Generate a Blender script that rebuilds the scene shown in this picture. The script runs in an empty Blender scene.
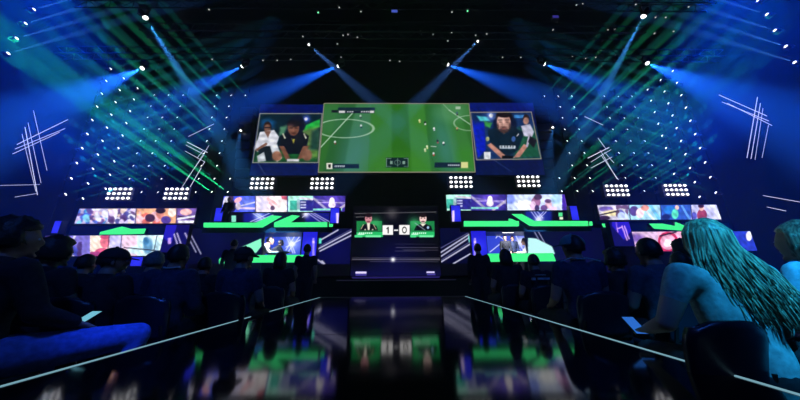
import bpy, bmesh, math, random
import numpy as np
from mathutils import Matrix, Vector, noise
random.seed(7)
sc = bpy.context.scene
C = sc.collection
R = math.radians
PI = math.pi
# ------------------------------------------------------------------ camera
F = 264.0
CAM = Vector((0, 0, 1.0))
M3 = Matrix.Rotation(R(-.83), 3, 'Z') @ Matrix.Rotation(R(90 + 16.06), 3, 'X') @ Matrix.Rotation(R(-.4), 3, 'Z')
cam = bpy.data.cameras.new('camera')
co = bpy.data.objects.new('camera', cam)
C.objects.link(co)
cam.sensor_width = 36
cam.lens = F / 800 * 36
cam.clip_start = .05
co.matrix_world = Matrix.Translation(CAM) @ M3.to_4x4()
sc.camera = co
vs = sc.view_settings
vs.view_transform = 'Standard'
vs.look = 'None'
vs.gamma = 1
vs.exposure = 0
vs.use_curve_mapping = False
sc.cycles.use_denoising = True
sc.cycles.sample_clamp_indirect = 4
sc.cycles.sample_clamp_direct = 0
sc.cycles.max_bounces = 5
sc.cycles.volume_bounces = 0
sc.cycles.use_adaptive_sampling = False
w = bpy.data.worlds.new('world')
sc.world = w
w.use_nodes = True
wn = w.node_tree
wn.nodes['Background'].inputs[0].default_value = (0, 0, 0, 1)
vsn = wn.nodes.new('ShaderNodeVolumeScatter')
vsn.inputs['Density'].default_value = .006
vsn.inputs['Anisotropy'].default_value = .15
wn.links.new(vsn.outputs[0], wn.nodes['World Output'].inputs['Volume'])


def ray(px, py):
    return M3 @ Vector(((px - 400) / F, (200 - py) / F, -1))


def PY(px, py, Y):
    r = ray(px, py)
    return CAM + r * (Y / r.y)


def PD(px, py, D):
    return CAM + ray(px, py) * D


# ------------------------------------------------------------------ helpers
def lin(c):
    c = c / 255.0
    return c / 12.92 if c <= .04045 else ((c + .055) / 1.055) ** 2.4


def L3(c):
    return (lin(c[0]), lin(c[1]), lin(c[2]), 1)


def mat(name, col, rough=.6, metal=0, spec=.5, noise_amt=.15, scale=8, bump=0):
    m = bpy.data.materials.new(name)
    m.use_nodes = True
    n = m.node_tree
    b = n.nodes['Principled BSDF']
    b.inputs['Roughness'].default_value = rough
    b.inputs['Metallic'].default_value = metal
    b.inputs['Specular IOR Level'].default_value = spec
    tx = n.nodes.new('ShaderNodeTexNoise')
    tx.inputs['Scale'].default_value = scale
    tc = n.nodes.new('ShaderNodeTexCoord')
    n.links.new(tc.outputs['Object'], tx.inputs['Vector'])
    rp = n.nodes.new('ShaderNodeValToRGB')
    rp.color_ramp.elements[0].position = .3
    rp.color_ramp.elements[1].position = .7
    rp.color_ramp.elements[0].color = tuple(x * (1 - noise_amt) for x in col[:3]) + (1,)
    rp.color_ramp.elements[1].color = tuple(min(1, x * (1 + noise_amt)) for x in col[:3]) + (1,)
    n.links.new(tx.outputs['Fac'], rp.inputs['Fac'])
    n.links.new(rp.outputs['Color'], b.inputs['Base Color'])
    if bump:
        bp = n.nodes.new('ShaderNodeBump')
        bp.inputs['Strength'].default_value = bump
        bp.inputs['Distance'].default_value = .01
        n.links.new(tx.outputs['Fac'], bp.inputs['Height'])
        n.links.new(bp.outputs['Normal'], b.inputs['Normal'])
    return m


def emat(name, col, s, sampling='NONE'):
    m = bpy.data.materials.new(name)
    m.use_nodes = True
    n = m.node_tree
    n.nodes.clear()
    o = n.nodes.new('ShaderNodeOutputMaterial')
    e = n.nodes.new('ShaderNodeEmission')
    e.inputs[0].default_value = L3(col)
    e.inputs[1].default_value = s
    n.links.new(e.outputs[0], o.inputs[0])
    m.cycles.emission_sampling = sampling
    return m


def ledmat(st=1.3):
    m = bpy.data.materials.new('led_picture')
    m.use_nodes = True
    n = m.node_tree
    n.nodes.clear()
    o = n.nodes.new('ShaderNodeOutputMaterial')
    e = n.nodes.new('ShaderNodeEmission')
    a = n.nodes.new('ShaderNodeAttribute')
    a.attribute_name = 'Col'
    n.links.new(a.outputs['Color'], e.inputs[0])
    e.inputs[1].default_value = st
    n.links.new(e.outputs[0], o.inputs[0])
    m.cycles.emission_sampling = 'NONE'
    return m


BLACK = mat('black_metal', (.012, .012, .014), .45, .3)
BLACKP = mat('black_plastic', (.012, .013, .016), .35)
DRAPE = mat('dark_drape', (.0012, .0016, .005), .95, 0, .0, .4, 1.2)
STAGEM = mat('stage_black', (.008, .008, .012), .4)
LED = ledmat()
LED_DIM = ledmat(.95)
WHITE_L = emat('white_lens', (255, 255, 255), 3)
GREEN_L = emat('green_led', (62, 226, 128), 1.35)
BLUE_L = emat('blue_led', (32, 30, 215), 1.2)
LINE_L = emat('edge_led', (150, 205, 225), .6)


def tag(o, label=None, cat=None, group=None, kind=None):
    if label: o['label'] = label
    if cat: o['category'] = cat
    if group: o['group'] = group
    if kind: o['kind'] = kind
    return o


def link(name, me, m=None, parent=None, loc=None):
    o = bpy.data.objects.new(name, me)
    C.objects.link(o)
    if m is not None and me is not None:
        ms = m if isinstance(m, (list, tuple)) else [m]
        if not me.materials:
            for q in ms: me.materials.append(q)
    if parent: o.parent = parent
    if loc is not None: o.location = loc
    return o


def empty(name, loc=(0, 0, 0), rz=0):
    o = bpy.data.objects.new(name, None)
    o.empty_display_size = .1
    C.objects.link(o)
    o.location = loc
    o.rotation_euler = (0, 0, rz)
    return o


def bm_mesh(bm, name, smooth=False):
    me = bpy.data.meshes.new(name)
    bmesh.ops.recalc_face_normals(bm, faces=bm.faces)
    bm.to_mesh(me)
    bm.free()
    if smooth:
        for p in me.polygons: p.use_smooth = True
    return me


def box(bm, x0, x1, y0, y1, z0, z1, bev=0):
    r = bmesh.ops.create_cube(bm, size=1)
    vv = r['verts']
    bmesh.ops.scale(bm, verts=vv, vec=(abs(x1 - x0), abs(y1 - y0), abs(z1 - z0)))
    bmesh.ops.translate(bm, verts=vv, vec=((x0 + x1) / 2, (y0 + y1) / 2, (z0 + z1) / 2))
    if bev:
        es = {e for v in vv for e in v.link_edges}
        bmesh.ops.bevel(bm, geom=list(es), offset=bev, segments=2, affect='EDGES', profile=.5)


def tube(bm, pts, r, n=8, r2=None, cap=True):
    pts = [Vector(p) for p in pts]
    rings = []
    up = Vector((0, 0, 1))
    for i, p in enumerate(pts):
        d = (pts[min(i + 1, len(pts) - 1)] - pts[max(i - 1, 0)]).normalized()
        a = d.cross(up)
        if a.length < .1: a = d.cross(Vector((1, 0, 0)))
        a.normalize()
        b = d.cross(a).normalized()
        rr = r if r2 is None else r + (r2 - r) * i / (len(pts) - 1)
        rings.append([bm.verts.new(p + a * math.cos(2 * PI * k / n) * rr + b * math.sin(2 * PI * k / n) * rr) for k in range(n)])
    for i in range(len(rings) - 1):
        for k in range(n):
            bm.faces.new((rings[i][k], rings[i][(k + 1) % n], rings[i + 1][(k + 1) % n], rings[i + 1][k]))
    if cap:
        bm.faces.new(rings[0])
        bm.faces.new(rings[-1])


def cyl(bm, c, ax, r, h, n=16, r2=None):
    c = Vector(c)
    ax = Vector(ax).normalized()
    tube(bm, [c - ax * h / 2, c + ax * h / 2], r, n, r2)


def prism(bm, pts, y0, y1):
    """polygon in XZ, extruded along Y"""
    a = [bm.verts.new((x, y0, z)) for x, z in pts]
    b = [bm.verts.new((x, y1, z)) for x, z in pts]
    n = len(pts)
    bm.faces.new(a)
    bm.faces.new(b[::-1])
    for i in range(n):
        bm.faces.new((a[i], a[(i + 1) % n], b[(i + 1) % n], b[i]))


def boxobj(name, dims, m, parent=None, bev=0):
    bm = bmesh.new()
    box(bm, *dims, bev=bev)
    return link(name, bm_mesh(bm, name), m, parent)


def spot(name, p, tgt, col, e, ang, blend=.4, r=.03, parent=None):
    l = bpy.data.lights.new(name, 'SPOT')
    l.energy = e
    l.color = col
    l.spot_size = R(ang)
    l.spot_blend = blend
    l.shadow_soft_size = r
    o = bpy.data.objects.new(name, l)
    C.objects.link(o)
    o.location = p
    o.rotation_euler = (Vector(tgt) - Vector(p)).to_track_quat('-Z', 'Y').to_euler()
    return o


# ------------------------------------------------------------------ LED pictures: content drawn by shape functions and stored per vertex
class Cv:
    def __init__(s, X, Y, base):
        s.X, s.Y = X, Y
        s.k = 1.0
        s.c = np.tile(np.array(base, float), (len(X), 1))

    def mix(s, a, col):
        a = np.clip(a, 0, 1)[:, None]
        s.c = s.c * (1 - a) + np.array(col, float) * a

    def rect(s, x0, y0, x1, y1, col, al=1, soft=.6):
        d = np.minimum(np.minimum(s.X - x0, x1 - s.X), np.minimum(s.Y - y0, y1 - s.Y))
        s.mix((d / soft + .5) * 1.0 * (d > -soft) * al if al < 1 else d / soft + .5, col)

    def poly(s, pts, col, al=1, soft=.6):
        A = sum(pts[i][0] * pts[(i + 1) % len(pts)][1] - pts[(i + 1) % len(pts)][0] * pts[i][1] for i in range(len(pts)))
        sg = 1 if A > 0 else -1
        d = None
        for i in range(len(pts)):
            x0, y0 = pts[i]
            x1, y1 = pts[(i + 1) % len(pts)]
            l = math.hypot(x1 - x0, y1 - y0)
            q = sg * ((x1 - x0) * (s.Y - y0) - (y1 - y0) * (s.X - x0)) / l
            d = q if d is None else np.minimum(d, q)
        soft *= s.k
        s.mix(np.clip(d / soft + .5, 0, 1) * al, col)

    def ell(s, cx, cy, rx, ry, col, al=1, soft=.6, ang=0):
        c, n = math.cos(ang), math.sin(ang)
        x = (s.X - cx) * c + (s.Y - cy) * n
        y = -(s.X - cx) * n + (s.Y - cy) * c
        q = np.sqrt((x / rx) ** 2 + (y / ry) ** 2)
        soft *= s.k
        s.mix(np.clip((1 - q) * min(rx, ry) / soft + .5, 0, 1) * al, col)

    def ring(s, cx, cy, rx, ry, wd, col, al=1):
        q = np.sqrt(((s.X - cx) / rx) ** 2 + ((s.Y - cy) / ry) ** 2)
        d = wd / 2 - abs(q - 1) * min(rx, ry) * 1.2
        s.mix(np.clip(d / .5 + .5, 0, 1) * al, col)

    def line(s, x0, y0, x1, y1, wd, col, al=1):
        dx, dy = x1 - x0, y1 - y0
        t = np.clip(((s.X - x0) * dx + (s.Y - y0) * dy) / (dx * dx + dy * dy), 0, 1)
        d = np.hypot(s.X - x0 - t * dx, s.Y - y0 - t * dy)
        s.mix(np.clip((wd / 2 - d) / .5 + .5, 0, 1) * al, col)

    def glow(s, cx, cy, r, col, al=1):
        s.mix(np.exp(-((s.X - cx) ** 2 + (s.Y - cy) ** 2) / (r * r)) * al, col)

    def blot(s, amt, sc_=3.0, seed=0):
        rs = np.random.RandomState(seed)
        v = np.zeros(len(s.X))
        for k in range(6):
            a = rs.rand() * 6.28
            fq = (.6 + rs.rand() * 1.6) * 2 / sc_
            v += np.sin((s.X * math.cos(a) + s.Y * math.sin(a)) * fq + rs.rand() * 6.28)
        s.c = np.clip(s.c * (1 + amt * v[:, None] / 3), 0, 255)

    def bands(s, x0, x1, y0, y1, cols, seed, n=30):
        """a busy picture: overlapping soft patches"""
        rs = np.random.RandomState(seed)
        for k in range(n):
            cx, cy = x0 + rs.rand() * (x1 - x0), y0 + rs.rand() * (y1 - y0)
            rx, ry = 1 + rs.rand() * 3.5, 1 + rs.rand() * 4
            m = (s.X > x0) & (s.X < x1)
            cc = s.c.copy()
            s.ell(cx, cy, rx, ry, cols[rs.randint(len(cols))], .85, .8, rs.rand() * 3)
            s.c = np.where(m[:, None], s.c, cc)


BIG = []


def screen_mesh(name, A, B, Cc, step, base, draw):
    """A = lower left, B = lower right, Cc = upper left (world)"""
    A, B, Cc = Vector(A), Vector(B), Vector(Cc)
    nu = max(2, int((B - A).length / step))
    nv = max(2, int((Cc - A).length / step))
    u, v = np.meshgrid(np.linspace(0, 1, nu + 1), np.linspace(0, 1, nv + 1))
    u, v = u.ravel(), v.ravel()
    Pn = np.array(A)[None] + u[:, None] * np.array(B - A)[None] + v[:, None] * np.array(Cc - A)[None]
    q = (Pn - np.array(CAM)) @ np.array(M3)
    X = 400 + F * q[:, 0] / -q[:, 2]
    Y = 200 - F * q[:, 1] / -q[:, 2]
    cv = Cv(X, Y, base)
    draw(cv)
    if draw.__name__.startswith(('d_inner', 'd_outer')): cv.blot(.12, 2.6, 11)
    me = bpy.data.meshes.new(name)
    faces = [(j * (nu + 1) + i, j * (nu + 1) + i + 1, (j + 1) * (nu + 1) + i + 1, (j + 1) * (nu + 1) + i) for j in range(nv) for i in range(nu)]
    me.from_pydata([tuple(p) for p in Pn], [], faces)
    at = me.color_attributes.new('Col', 'FLOAT_COLOR', 'POINT')
    c = np.clip(cv.c, 0, 255) / 255
    c = np.where(c <= .04045, c / 12.92, ((c + .055) / 1.055) ** 2.4)
    full = np.ones((len(c), 4), np.float32)
    full[:, :3] = c
    at.data.foreach_set('color', full.ravel())
    me.materials.append(LED_DIM if draw in BIG else LED)
    return me


def prect(x0, x1, y0, y1, Y):
    """world rectangle at depth Y whose mid lines fall on those photo pixels"""
    xm, ym = (x0 + x1) / 2, (y0 + y1) / 2
    return PY(x0, ym, Y).x, PY(x1, ym, Y).x, PY(xm, y1, Y).z, PY(xm, y0, Y).z


def led_wall(name, px, Y, base, draw, label, cat='screen', step=.035, group=None, depth=.18, border=None, child='display'):
    x0, x1, z0, z1 = prect(*px, Y)
    root = empty(name, (0, 0, 0))
    tag(root, label, cat, group)
    boxobj('housing', (x0 - .05, x1 + .05, Y + .02, Y + depth, z0 - .05, z1 + .05), BLACK, root)
    me = screen_mesh(child, (x0, Y, z0), (x1, Y, z0), (x0, Y, z1), step, base, draw)
    link(child, me, None, root)
    if border:
        bm = bmesh.new()
        t = .05
        for d in ((x0 - t, x1 + t, Y - .03, Y + .02, z1, z1 + t), (x0 - t, x1 + t, Y - .03, Y + .02, z0 - t, z0), (x0 - t, x0, Y - .03, Y + .02, z0, z1), (x1, x1 + t, Y - .03, Y + .02, z0, z1)):
            box(bm, *d)
        link('border', bm_mesh(bm, 'border'), border, root)
    return root


# ------------------------------------------------------------------ shell of the hall
def struct(name, dims, m):
    return tag(boxobj(name, dims, m), kind='structure')


FLOOR = mat('hall_floor', (.003, .003, .004), .6, 0, .2)
struct('floor', (-18.6, 18.6, -5, 17.2, -.2, 0), FLOOR)
struct('ceiling', (-18.6, 18.6, -5, 17.2, 21, 21.2), mat('black_ceiling', (.001, .001, .0015), .95, 0, .0))
struct('wall_back', (-18.6, 18.6, 16.7, 17.2, 0, 21), DRAPE)
SIDE = mat('side_drape', (.0008, .001, .003), .95, 0, .0)
struct('wall_left', (-18.6, -18.1, -5, 16.7, 0, 21), SIDE)
struct('wall_right', (18.1, 18.6, -5, 16.7, 0, 21), SIDE)
struct('wall_front', (-18.1, 18.1, -5, -4.6, 0, 21), mat('rear_drape', (.002, .002, .004), .95, 0, .0))

# catwalk with a polished floor
CZ = .58
XL, XR, YE = -1.60, 1.44, 5.9


def catmat():
    m = bpy.data.materials.new('polished_black_floor')
    m.use_nodes = True
    n = m.node_tree
    b = n.nodes['Principled BSDF']
    b.inputs['Base Color'].default_value = (.003, .003, .005, 1)
    b.inputs['IOR'].default_value = 1.27
    tc = n.nodes.new('ShaderNodeTexCoord')
    tx = n.nodes.new('ShaderNodeTexNoise')
    tx.inputs['Scale'].default_value = 3
    n.links.new(tc.outputs['Object'], tx.inputs['Vector'])
    mr = n.nodes.new('ShaderNodeMapRange')
    mr.inputs['To Min'].default_value = .055
    mr.inputs['To Max'].default_value = .10
    n.links.new(tx.outputs['Fac'], mr.inputs['Value'])
    n.links.new(mr.outputs[0], b.inputs['Roughness'])
    return m


CATM = catmat()
cat = empty('catwalk', (0, 0, 0))
tag(cat, 'long glossy black catwalk with mirror floor running to the stage', 'catwalk')
boxobj('base', (XL, XR, -1.5, YE, .0, CZ - .03), STAGEM, cat)
bm = bmesh.new()
ny = 6
for j in range(ny):
    for i in range(1):
        x0, x1 = XL, XR
        y0 = -1.5 + (YE + 1.5) * j / ny
        y1 = -1.5 + (YE + 1.5) * (j + 1) / ny
        box(bm, x0 + .003, x1 - .003, y0 + .003, y1 - .003, CZ - .028, CZ, bev=.002)
link('floor_panel', bm_mesh(bm, 'floor_panel'), CATM, cat)
for nm, dm, lb in (('edge_light', (XL - .009, XL, -1.5, YE, CZ - .02, CZ + .004), 'thin pale light line on the left edge'), ('edge_light', (XR, XR + .009, -1.5, YE, CZ - .02, CZ + .004), 'thin pale light line on the right edge'),
                   ):
    o = boxobj(nm, dm, LINE_L, cat)
    o['label'] = lb
o = boxobj('edge_trim', (XL, XR, YE, YE + .01, CZ - .02, CZ + .003), emat('dim_edge', (30, 34, 46), 1), cat)

# ------------------------------------------------------------------ stage deck
SZ = 1.0
st = empty('stage_deck')
tag(st, 'wide black main stage deck across the end of the catwalk', 'stage')
boxobj('deck', (-15.5, 15.5, 10.6, 16.6, 0, SZ - .04), STAGEM, st)
boxobj('deck_surface', (-15.5, 15.5, 10.5, 16.6, SZ - .04, SZ), CATM, st)
a, b, z0, z1 = prect(352, 440, 276.5, 278.3, 10.4)
boxobj('front_light', (a, b, 10.46, 10.5, z0, z1), emat('purple_step', (36, 30, 96), 1), st)
a, b, z0, z1 = prect(336, 456, 279.6, 280.6, 10.4)
boxobj('front_trim', (a, b, 10.47, 10.5, z0, z1), emat('grey_step', (24, 24, 44), 1), st)
# steps joining catwalk and stage
bm = bmesh.new()
for k in range(3):
    box(bm, XL + .3, XR - .3, YE + .05 + k * .4, YE + .05 + (k + 1) * .4, 0, .30 - .05 * k)
bm.free()

# ------------------------------------------------------------------ main screens
def draw_pitch(c):
    X, Y = c.X, c.Y
    c.c[:] = (50, 112, 48)
    # mown stripes fan out
    for x0t, x1t, x0b, x1b, col in ((340, 357, 322, 342, (40, 98, 52)), (357, 372, 343, 368, (66, 128, 84)), (372, 392, 368, 392, (58, 128, 52)), (392, 408, 392, 412, (44, 112, 30)),
                                    (408, 424, 412, 432, (62, 136, 52)), (424, 440, 432, 456, (42, 108, 40)), (440, 456, 456, 480, (60, 128, 60))):
        c.poly([(x0t, 100), (x1t, 100), (x1b, 175), (x0b, 175)], col, .85, 2.5)
    c.ell(353, 150, 12, 28, (70, 130, 140), .45, 14, .3)
    c.ell(444, 142, 9, 30, (70, 140, 140), .6, 12, -.25)
    c.ell(452, 112, 16, 10, (95, 160, 115), .5, 8)
    c.ell(330, 120, 14, 14, (62, 128, 84), .5, 10)
    c.ell(400, 165, 30, 12, (66, 142, 40), .35, 10)
    c.ell(466, 160, 10, 14, (58, 140, 40), .5, 8)
    W = (190, 220, 195)
    c.line(353.5, 112, 320, 148, 1.1, W, .85)
    c.ring(345, 128.5, 28.5, 9.2, 1.0, W, .75)
    c.line(449, 110, 474, 127, .9, W, .8)
    c.ring(470, 123, 16, 7.5, .9, W, .6)
    c.line(443, 104, 450, 111, .8, W, .5)
    # score strip on top
    c.rect(331.5, 110, 338, 112.6, (24, 28, 40))
    c.rect(338, 107.5, 375, 110.2, (20, 42, 60))
    c.rect(338.5, 110.4, 374.5, 113.2, (24, 30, 52))
    c.rect(339, 110.7, 345, 112.9, (225, 225, 225))
    c.rect(370, 110.7, 374, 112.9, (230, 230, 230))
    for x in (347, 349.3, 351.6, 361, 363.4, 365.8, 368): c.rect(x, 111.2, x + 1.6, 112.4, (200, 205, 210), 1, .4)
    c.rect(455.5, 106.5, 460.5, 109.2, (170, 200, 170))
    # captions at the bottom
    c.rect(326.5, 163, 332.5, 169, (235, 235, 220))
    c.poly([(328, 164.3), (331, 164.3), (330.4, 168), (328.6, 168)], (25, 25, 20), 1, .4)
    c.rect(332.5, 164, 359, 168.4, (16, 34, 54))
    for k in range(6): c.rect(334.5 + k * 1.8, 165.4, 335.8 + k * 1.8, 167, (190, 200, 210), 1, .4)
    c.rect(434.5, 162.5, 461, 167.5, (14, 30, 44))
    c.rect(461, 162, 468, 168, (225, 225, 150))
    for k in range(6): c.rect(448 + k * 2, 164.4, 449.4 + k * 2, 166, (190, 200, 210), 1, .4)
    # radar
    c.rect(386, 157.5, 408.5, 167.5, (18, 42, 44), .9)
    g = (130, 165, 150)
    for q in ((386.5, 158.5, 386.5, 166.5), (408, 158.5, 408, 166.5), (397.5, 158.5, 397.5, 166.5), (386.5, 158.5, 391, 158.5), (404, 158.5, 408, 158.5), (386.5, 166.5, 391, 166.5), (404, 166.5, 408, 166.5)):
        c.line(*q, .6, g, .8)
    c.ring(397.5, 162.5, 3, 2.4, .5, g, .8)
    c.rect(390, 161, 392.5, 164, g, 1, .4)
    c.rect(402.5, 161, 405, 164, g, 1, .4)
    # players on the pitch
    for x, y, a1, a2 in ((335, 142.5, (235, 240, 235), (120, 60, 60)), (360.5, 116.5, (180, 210, 190), (60, 80, 80)), (361, 126.2, (215, 225, 225), (40, 60, 90)), (419.5, 121, (220, 230, 160), (200, 200, 120)),
                         (425, 123, (20, 34, 40), (220, 220, 220)), (434, 129, (235, 240, 240), (180, 200, 200)), (437.5, 141.5, (40, 30, 70), (160, 80, 90)), (443.5, 143.5, (240, 240, 240), (30, 40, 60)),
                         (427, 147, (225, 235, 190), (220, 230, 150)), (425, 150, (225, 235, 190), (200, 210, 150)), (433.5, 154, (235, 235, 235), (190, 60, 60)), (457, 129, (190, 150, 110), (60, 90, 60)), (457, 113.5, (70, 100, 120), (60, 60, 60))):
        c.ell(x, y - .6, 1.0, 1.2, a1, 1, .5)
        c.ell(x + .3, y + 1.1, .9, .9, a2, 1, .5)
    c.line(431, 146.3, 436, 146.6, .7, (235, 240, 235), .8)


def hud_bg(c, x0, x1, y0, y1):
    pass


def draw_cam_left(c):
    c.k = 1.7
    c.c[:] = (10, 24, 84)
    c.line(258, 163, 266, 176, 1, (90, 110, 150), .6)
    c.rect(250, 100, 325, 112.5, (8, 20, 96))
    x0, y0, x1, y1 = 253.5, 113.6, 322.5, 162.5
    base = [(260, 113.6), (322, 113.6), (318.2, 162.5), (252.8, 162.5)]
    c.poly(base, (12, 34, 48))
    c.poly([(258, 150), (319, 150), (318, 162), (253, 162)], (26, 92, 44), .9, 2)
    c.ell(268, 124, 7, 5, (24, 100, 170), .7, 3)
    c.poly([(306, 125), (320, 119), (320, 127), (304, 131)], (40, 190, 70), .9, 1)
    c.poly([(300, 131), (319, 126), (318, 158), (312, 158)], (140, 176, 80), .6, 2)
    c.poly([(312, 131), (319, 128), (318, 150), (310, 150)], (20, 60, 60), .8, 2)
    c.glow(306, 119, 3.5, (90, 120, 255))
    c.ell(306, 119, 1.6, 1.6, (225, 225, 255))
    c.poly([(280, 127), (288, 125), (284, 134), (279, 136)], (90, 150, 110), .8, 1.5)
    # chair behind
    c.ell(297, 124, 8, 9, (14, 20, 44), 1, 1)
    # man in white
    c.ell(267.5, 126.5, 4, 5, (46, 30, 28))
    c.ell(267.5, 128.5, 3.2, 4.2, (120, 84, 72))
    c.rect(264.5, 127, 271, 128.2, (30, 26, 36))
    c.poly([(260, 132), (274, 130), (279, 137), (276, 146), (264, 147), (257, 142)], (226, 228, 240))
    c.poly([(264, 131), (271, 131), (268, 138)], (120, 84, 72))
    c.poly([(257, 140), (263, 143), (258, 152), (254, 149)], (205, 205, 220))
    c.line(257, 150, 266, 144, 2.6, (130, 92, 78))
    c.poly([(258, 150), (266, 146), (274, 146), (278, 160), (270, 161), (260, 161)], (18, 30, 40))
    c.poly([(270, 146), (277, 144), (282, 158), (277, 162), (273, 156)], (220, 226, 236))
    c.poly([(257, 156), (264, 152), (266, 161), (258, 162)], (200, 208, 216))
    # man in black
    c.poly([(281, 136), (289, 131), (301, 131), (309, 136), (306, 150), (299, 154), (286, 154), (280, 148)], (14, 18, 32))
    c.ell(294, 124.5, 7, 4.4, (26, 22, 32))
    c.ell(293.5, 128.5, 5.6, 7.2, (118, 76, 62))
    c.ell(293.8, 123.6, 6.6, 3.6, (24, 20, 30))
    c.glow(291, 127.5, 3, (156, 108, 92), .7)
    c.rect(289.5, 127.6, 292.5, 128.5, (50, 30, 30))
    c.rect(295, 127.6, 298, 128.5, (50, 30, 30))
    c.line(293.6, 128, 293.4, 131.4, 1.1, (150, 100, 84), .8)
    c.ell(293.5, 133.5, 1.8, .8, (90, 50, 46))
    for q in ((283, 134, 285, 138), (304, 134, 306, 138)): c.line(*q, 1.4, (190, 190, 170))
    c.poly([(292, 139), (295, 139), (293.5, 144)], (170, 160, 60))
    c.poly([(279, 146), (284, 146), (290, 158), (286, 160)], (124, 80, 64))
    c.poly([(303, 146), (309, 146), (303, 158), (297, 160)], (124, 80, 64))
    c.ell(277, 156, 5, 5, (150, 104, 84), 1, 1)
    c.ell(307, 155, 5, 6, (138, 96, 78), 1, 1)
    c.rect(287, 159, 299, 161.5, (200, 200, 205))
    c.blot(.12, 3, 2)
    c.k = 1
    bw = (165, 165, 150)
    for i in range(4):
        p, q = base[i], base[(i + 1) % 4]
        c.line(p[0], p[1], q[0], q[1], .8, bw, .9)


def draw_cam_right(c):
    c.k = 1.7
    c.c[:] = (8, 20, 74)
    c.rect(465, 100, 545, 111.2, (10, 24, 110))
    c.line(494, 160, 512, 172, .8, (80, 100, 140), .5)
    base = [(470.5, 112.4), (531.3, 112), (541, 158.8), (476.5, 159.8)]
    c.poly(base, (22, 50, 100))
    c.poly([(512, 128), (535, 128), (541, 158), (514, 159)], (30, 96, 56), .8, 3)
    c.poly([(472, 120), (484, 122), (486, 150), (478, 158)], (14, 34, 190), 1, 1)
    c.poly([(472, 113), (500, 113), (500, 120), (474, 124)], (18, 40, 90), .8, 2)
    c.poly([(477, 116), (488, 117), (490, 121), (480, 121)], (90, 220, 225), .9, 1)
    c.poly([(484, 121), (492, 123), (490, 128), (485, 126)], (60, 160, 70), .9, 1)
    c.glow(491, 116, 4, (130, 160, 255))
    c.ell(491, 115.5, 2, 2, (235, 240, 255))
    c.rect(514, 115, 524, 118, (60, 130, 200))
    # chair
    c.ell(505, 124, 12, 9, (16, 24, 56), 1, 1)
    # man in dark shirt
    c.poly([(488, 130), (497, 127), (513, 127), (524, 132), (527, 144), (518, 150), (515, 158), (494, 158), (491, 146), (486, 142)], (14, 34, 52))
    c.poly([(498, 127), (509, 127), (504, 134)], (120, 86, 78))
    c.ell(504, 117, 8.2, 5.6, (22, 18, 24))
    c.ell(503.8, 122.6, 6.9, 9.4, (198, 150, 138))
    c.glow(501, 119, 3.5, (236, 196, 184), .8)
    c.ell(504, 114.6, 7.4, 3.0, (22, 18, 24))
    c.ell(503.8, 130.4, 5.2, 2.6, (60, 42, 44), .85)
    c.ell(497.8, 126.5, 1.1, 3.4, (80, 56, 56), .8)
    c.ell(509.8, 126.5, 1.1, 3.4, (80, 56, 56), .8)
    c.ell(503.8, 127.2, 3.6, .9, (80, 52, 52), .8)
    c.rect(498.2, 119.6, 502.2, 120.4, (44, 30, 32), .9)
    c.rect(505.3, 119.6, 509.3, 120.4, (44, 30, 32), .9)
    c.rect(499, 121.6, 501.8, 122.4, (70, 46, 46), .8)
    c.rect(505.8, 121.6, 508.6, 122.4, (70, 46, 46), .8)
    c.line(503.8, 121, 503.4, 125.4, 1.2, (226, 178, 164), .8)
    c.ell(503.8, 128.8, 1.8, .6, (170, 100, 96))
    # shirt print
    c.rect(501, 147.2, 515, 148.8, (150, 170, 190), .8)
    for k in range(6): c.rect(499.5 + k * 2.8, 145.6, 501.4 + k * 2.8, 148.6, (196, 206, 216), .85, .4)
    c.ell(513.5, 139, 2, 2.6, (70, 110, 190))
    c.line(517, 136, 518.5, 134, .9, (210, 210, 220))
    c.ell(487.5, 139, 1.8, 2.2, (170, 170, 120))
    c.poly([(487, 145), (491, 143), (506, 156), (502, 159)], (200, 140, 124))
    c.poly([(524, 144), (528, 146), (520, 157), (513, 158)], (196, 138, 122))
    c.rect(502, 155.5, 513, 158.6, (16, 18, 26))
    c.rect(484, 152, 490.5, 159, (232, 236, 244))
    # man in white behind
    c.ell(526, 118.5, 3.2, 4, (50, 34, 36))
    c.ell(526, 121, 2.8, 3.6, (186, 138, 124))
    c.poly([(521, 126), (530, 124), (534, 132), (532, 137), (524, 136)], (200, 200, 224))
    c.line(530, 134, 527, 146, 2.2, (196, 190, 214))
    c.poly([(530, 136), (537, 140), (534, 148), (528, 142)], (26, 26, 40))
    c.blot(.12, 3, 4)
    c.k = 1
    bw = (175, 160, 140)
    for i in range(4):
        p, q = base[i], base[(i + 1) % 4]
        c.line(p[0], p[1], q[0], q[1], .8, bw, .9)


BIG += [draw_pitch, draw_cam_left, draw_cam_right]
BORDER = emat('pale_border', (130, 128, 108), 1)
led_wall('led_screen', (321.6, 471.6, 104, 171.8), 14.9, (40, 100, 40), draw_pitch, 'huge central screen showing a green football match with players', step=.04, border=BORDER)
x0, x1, z0, z1 = prect(321.6, 471.6, 104, 171.8, 14.9)
led_wall('led_screen', (255, 320.6, 104.5, 175.5), 15, (10, 20, 80), draw_cam_left, 'big screen left of the football match showing a seated player in black', step=.04)
led_wall('led_screen', (472.8, 539, 102.8, 175), 15, (10, 20, 80), draw_cam_right, 'big screen right of the football match showing a bearded player in dark shirt', step=.04)

# ------------------------------------------------------------------ LED strips
def clipx(c, x0, x1, fn):
    old = c.c.copy()
    fn()
    m = ((c.X >= x0) & (c.X < x1))[:, None]
    c.c = np.where(m, c.c, old)


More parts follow.
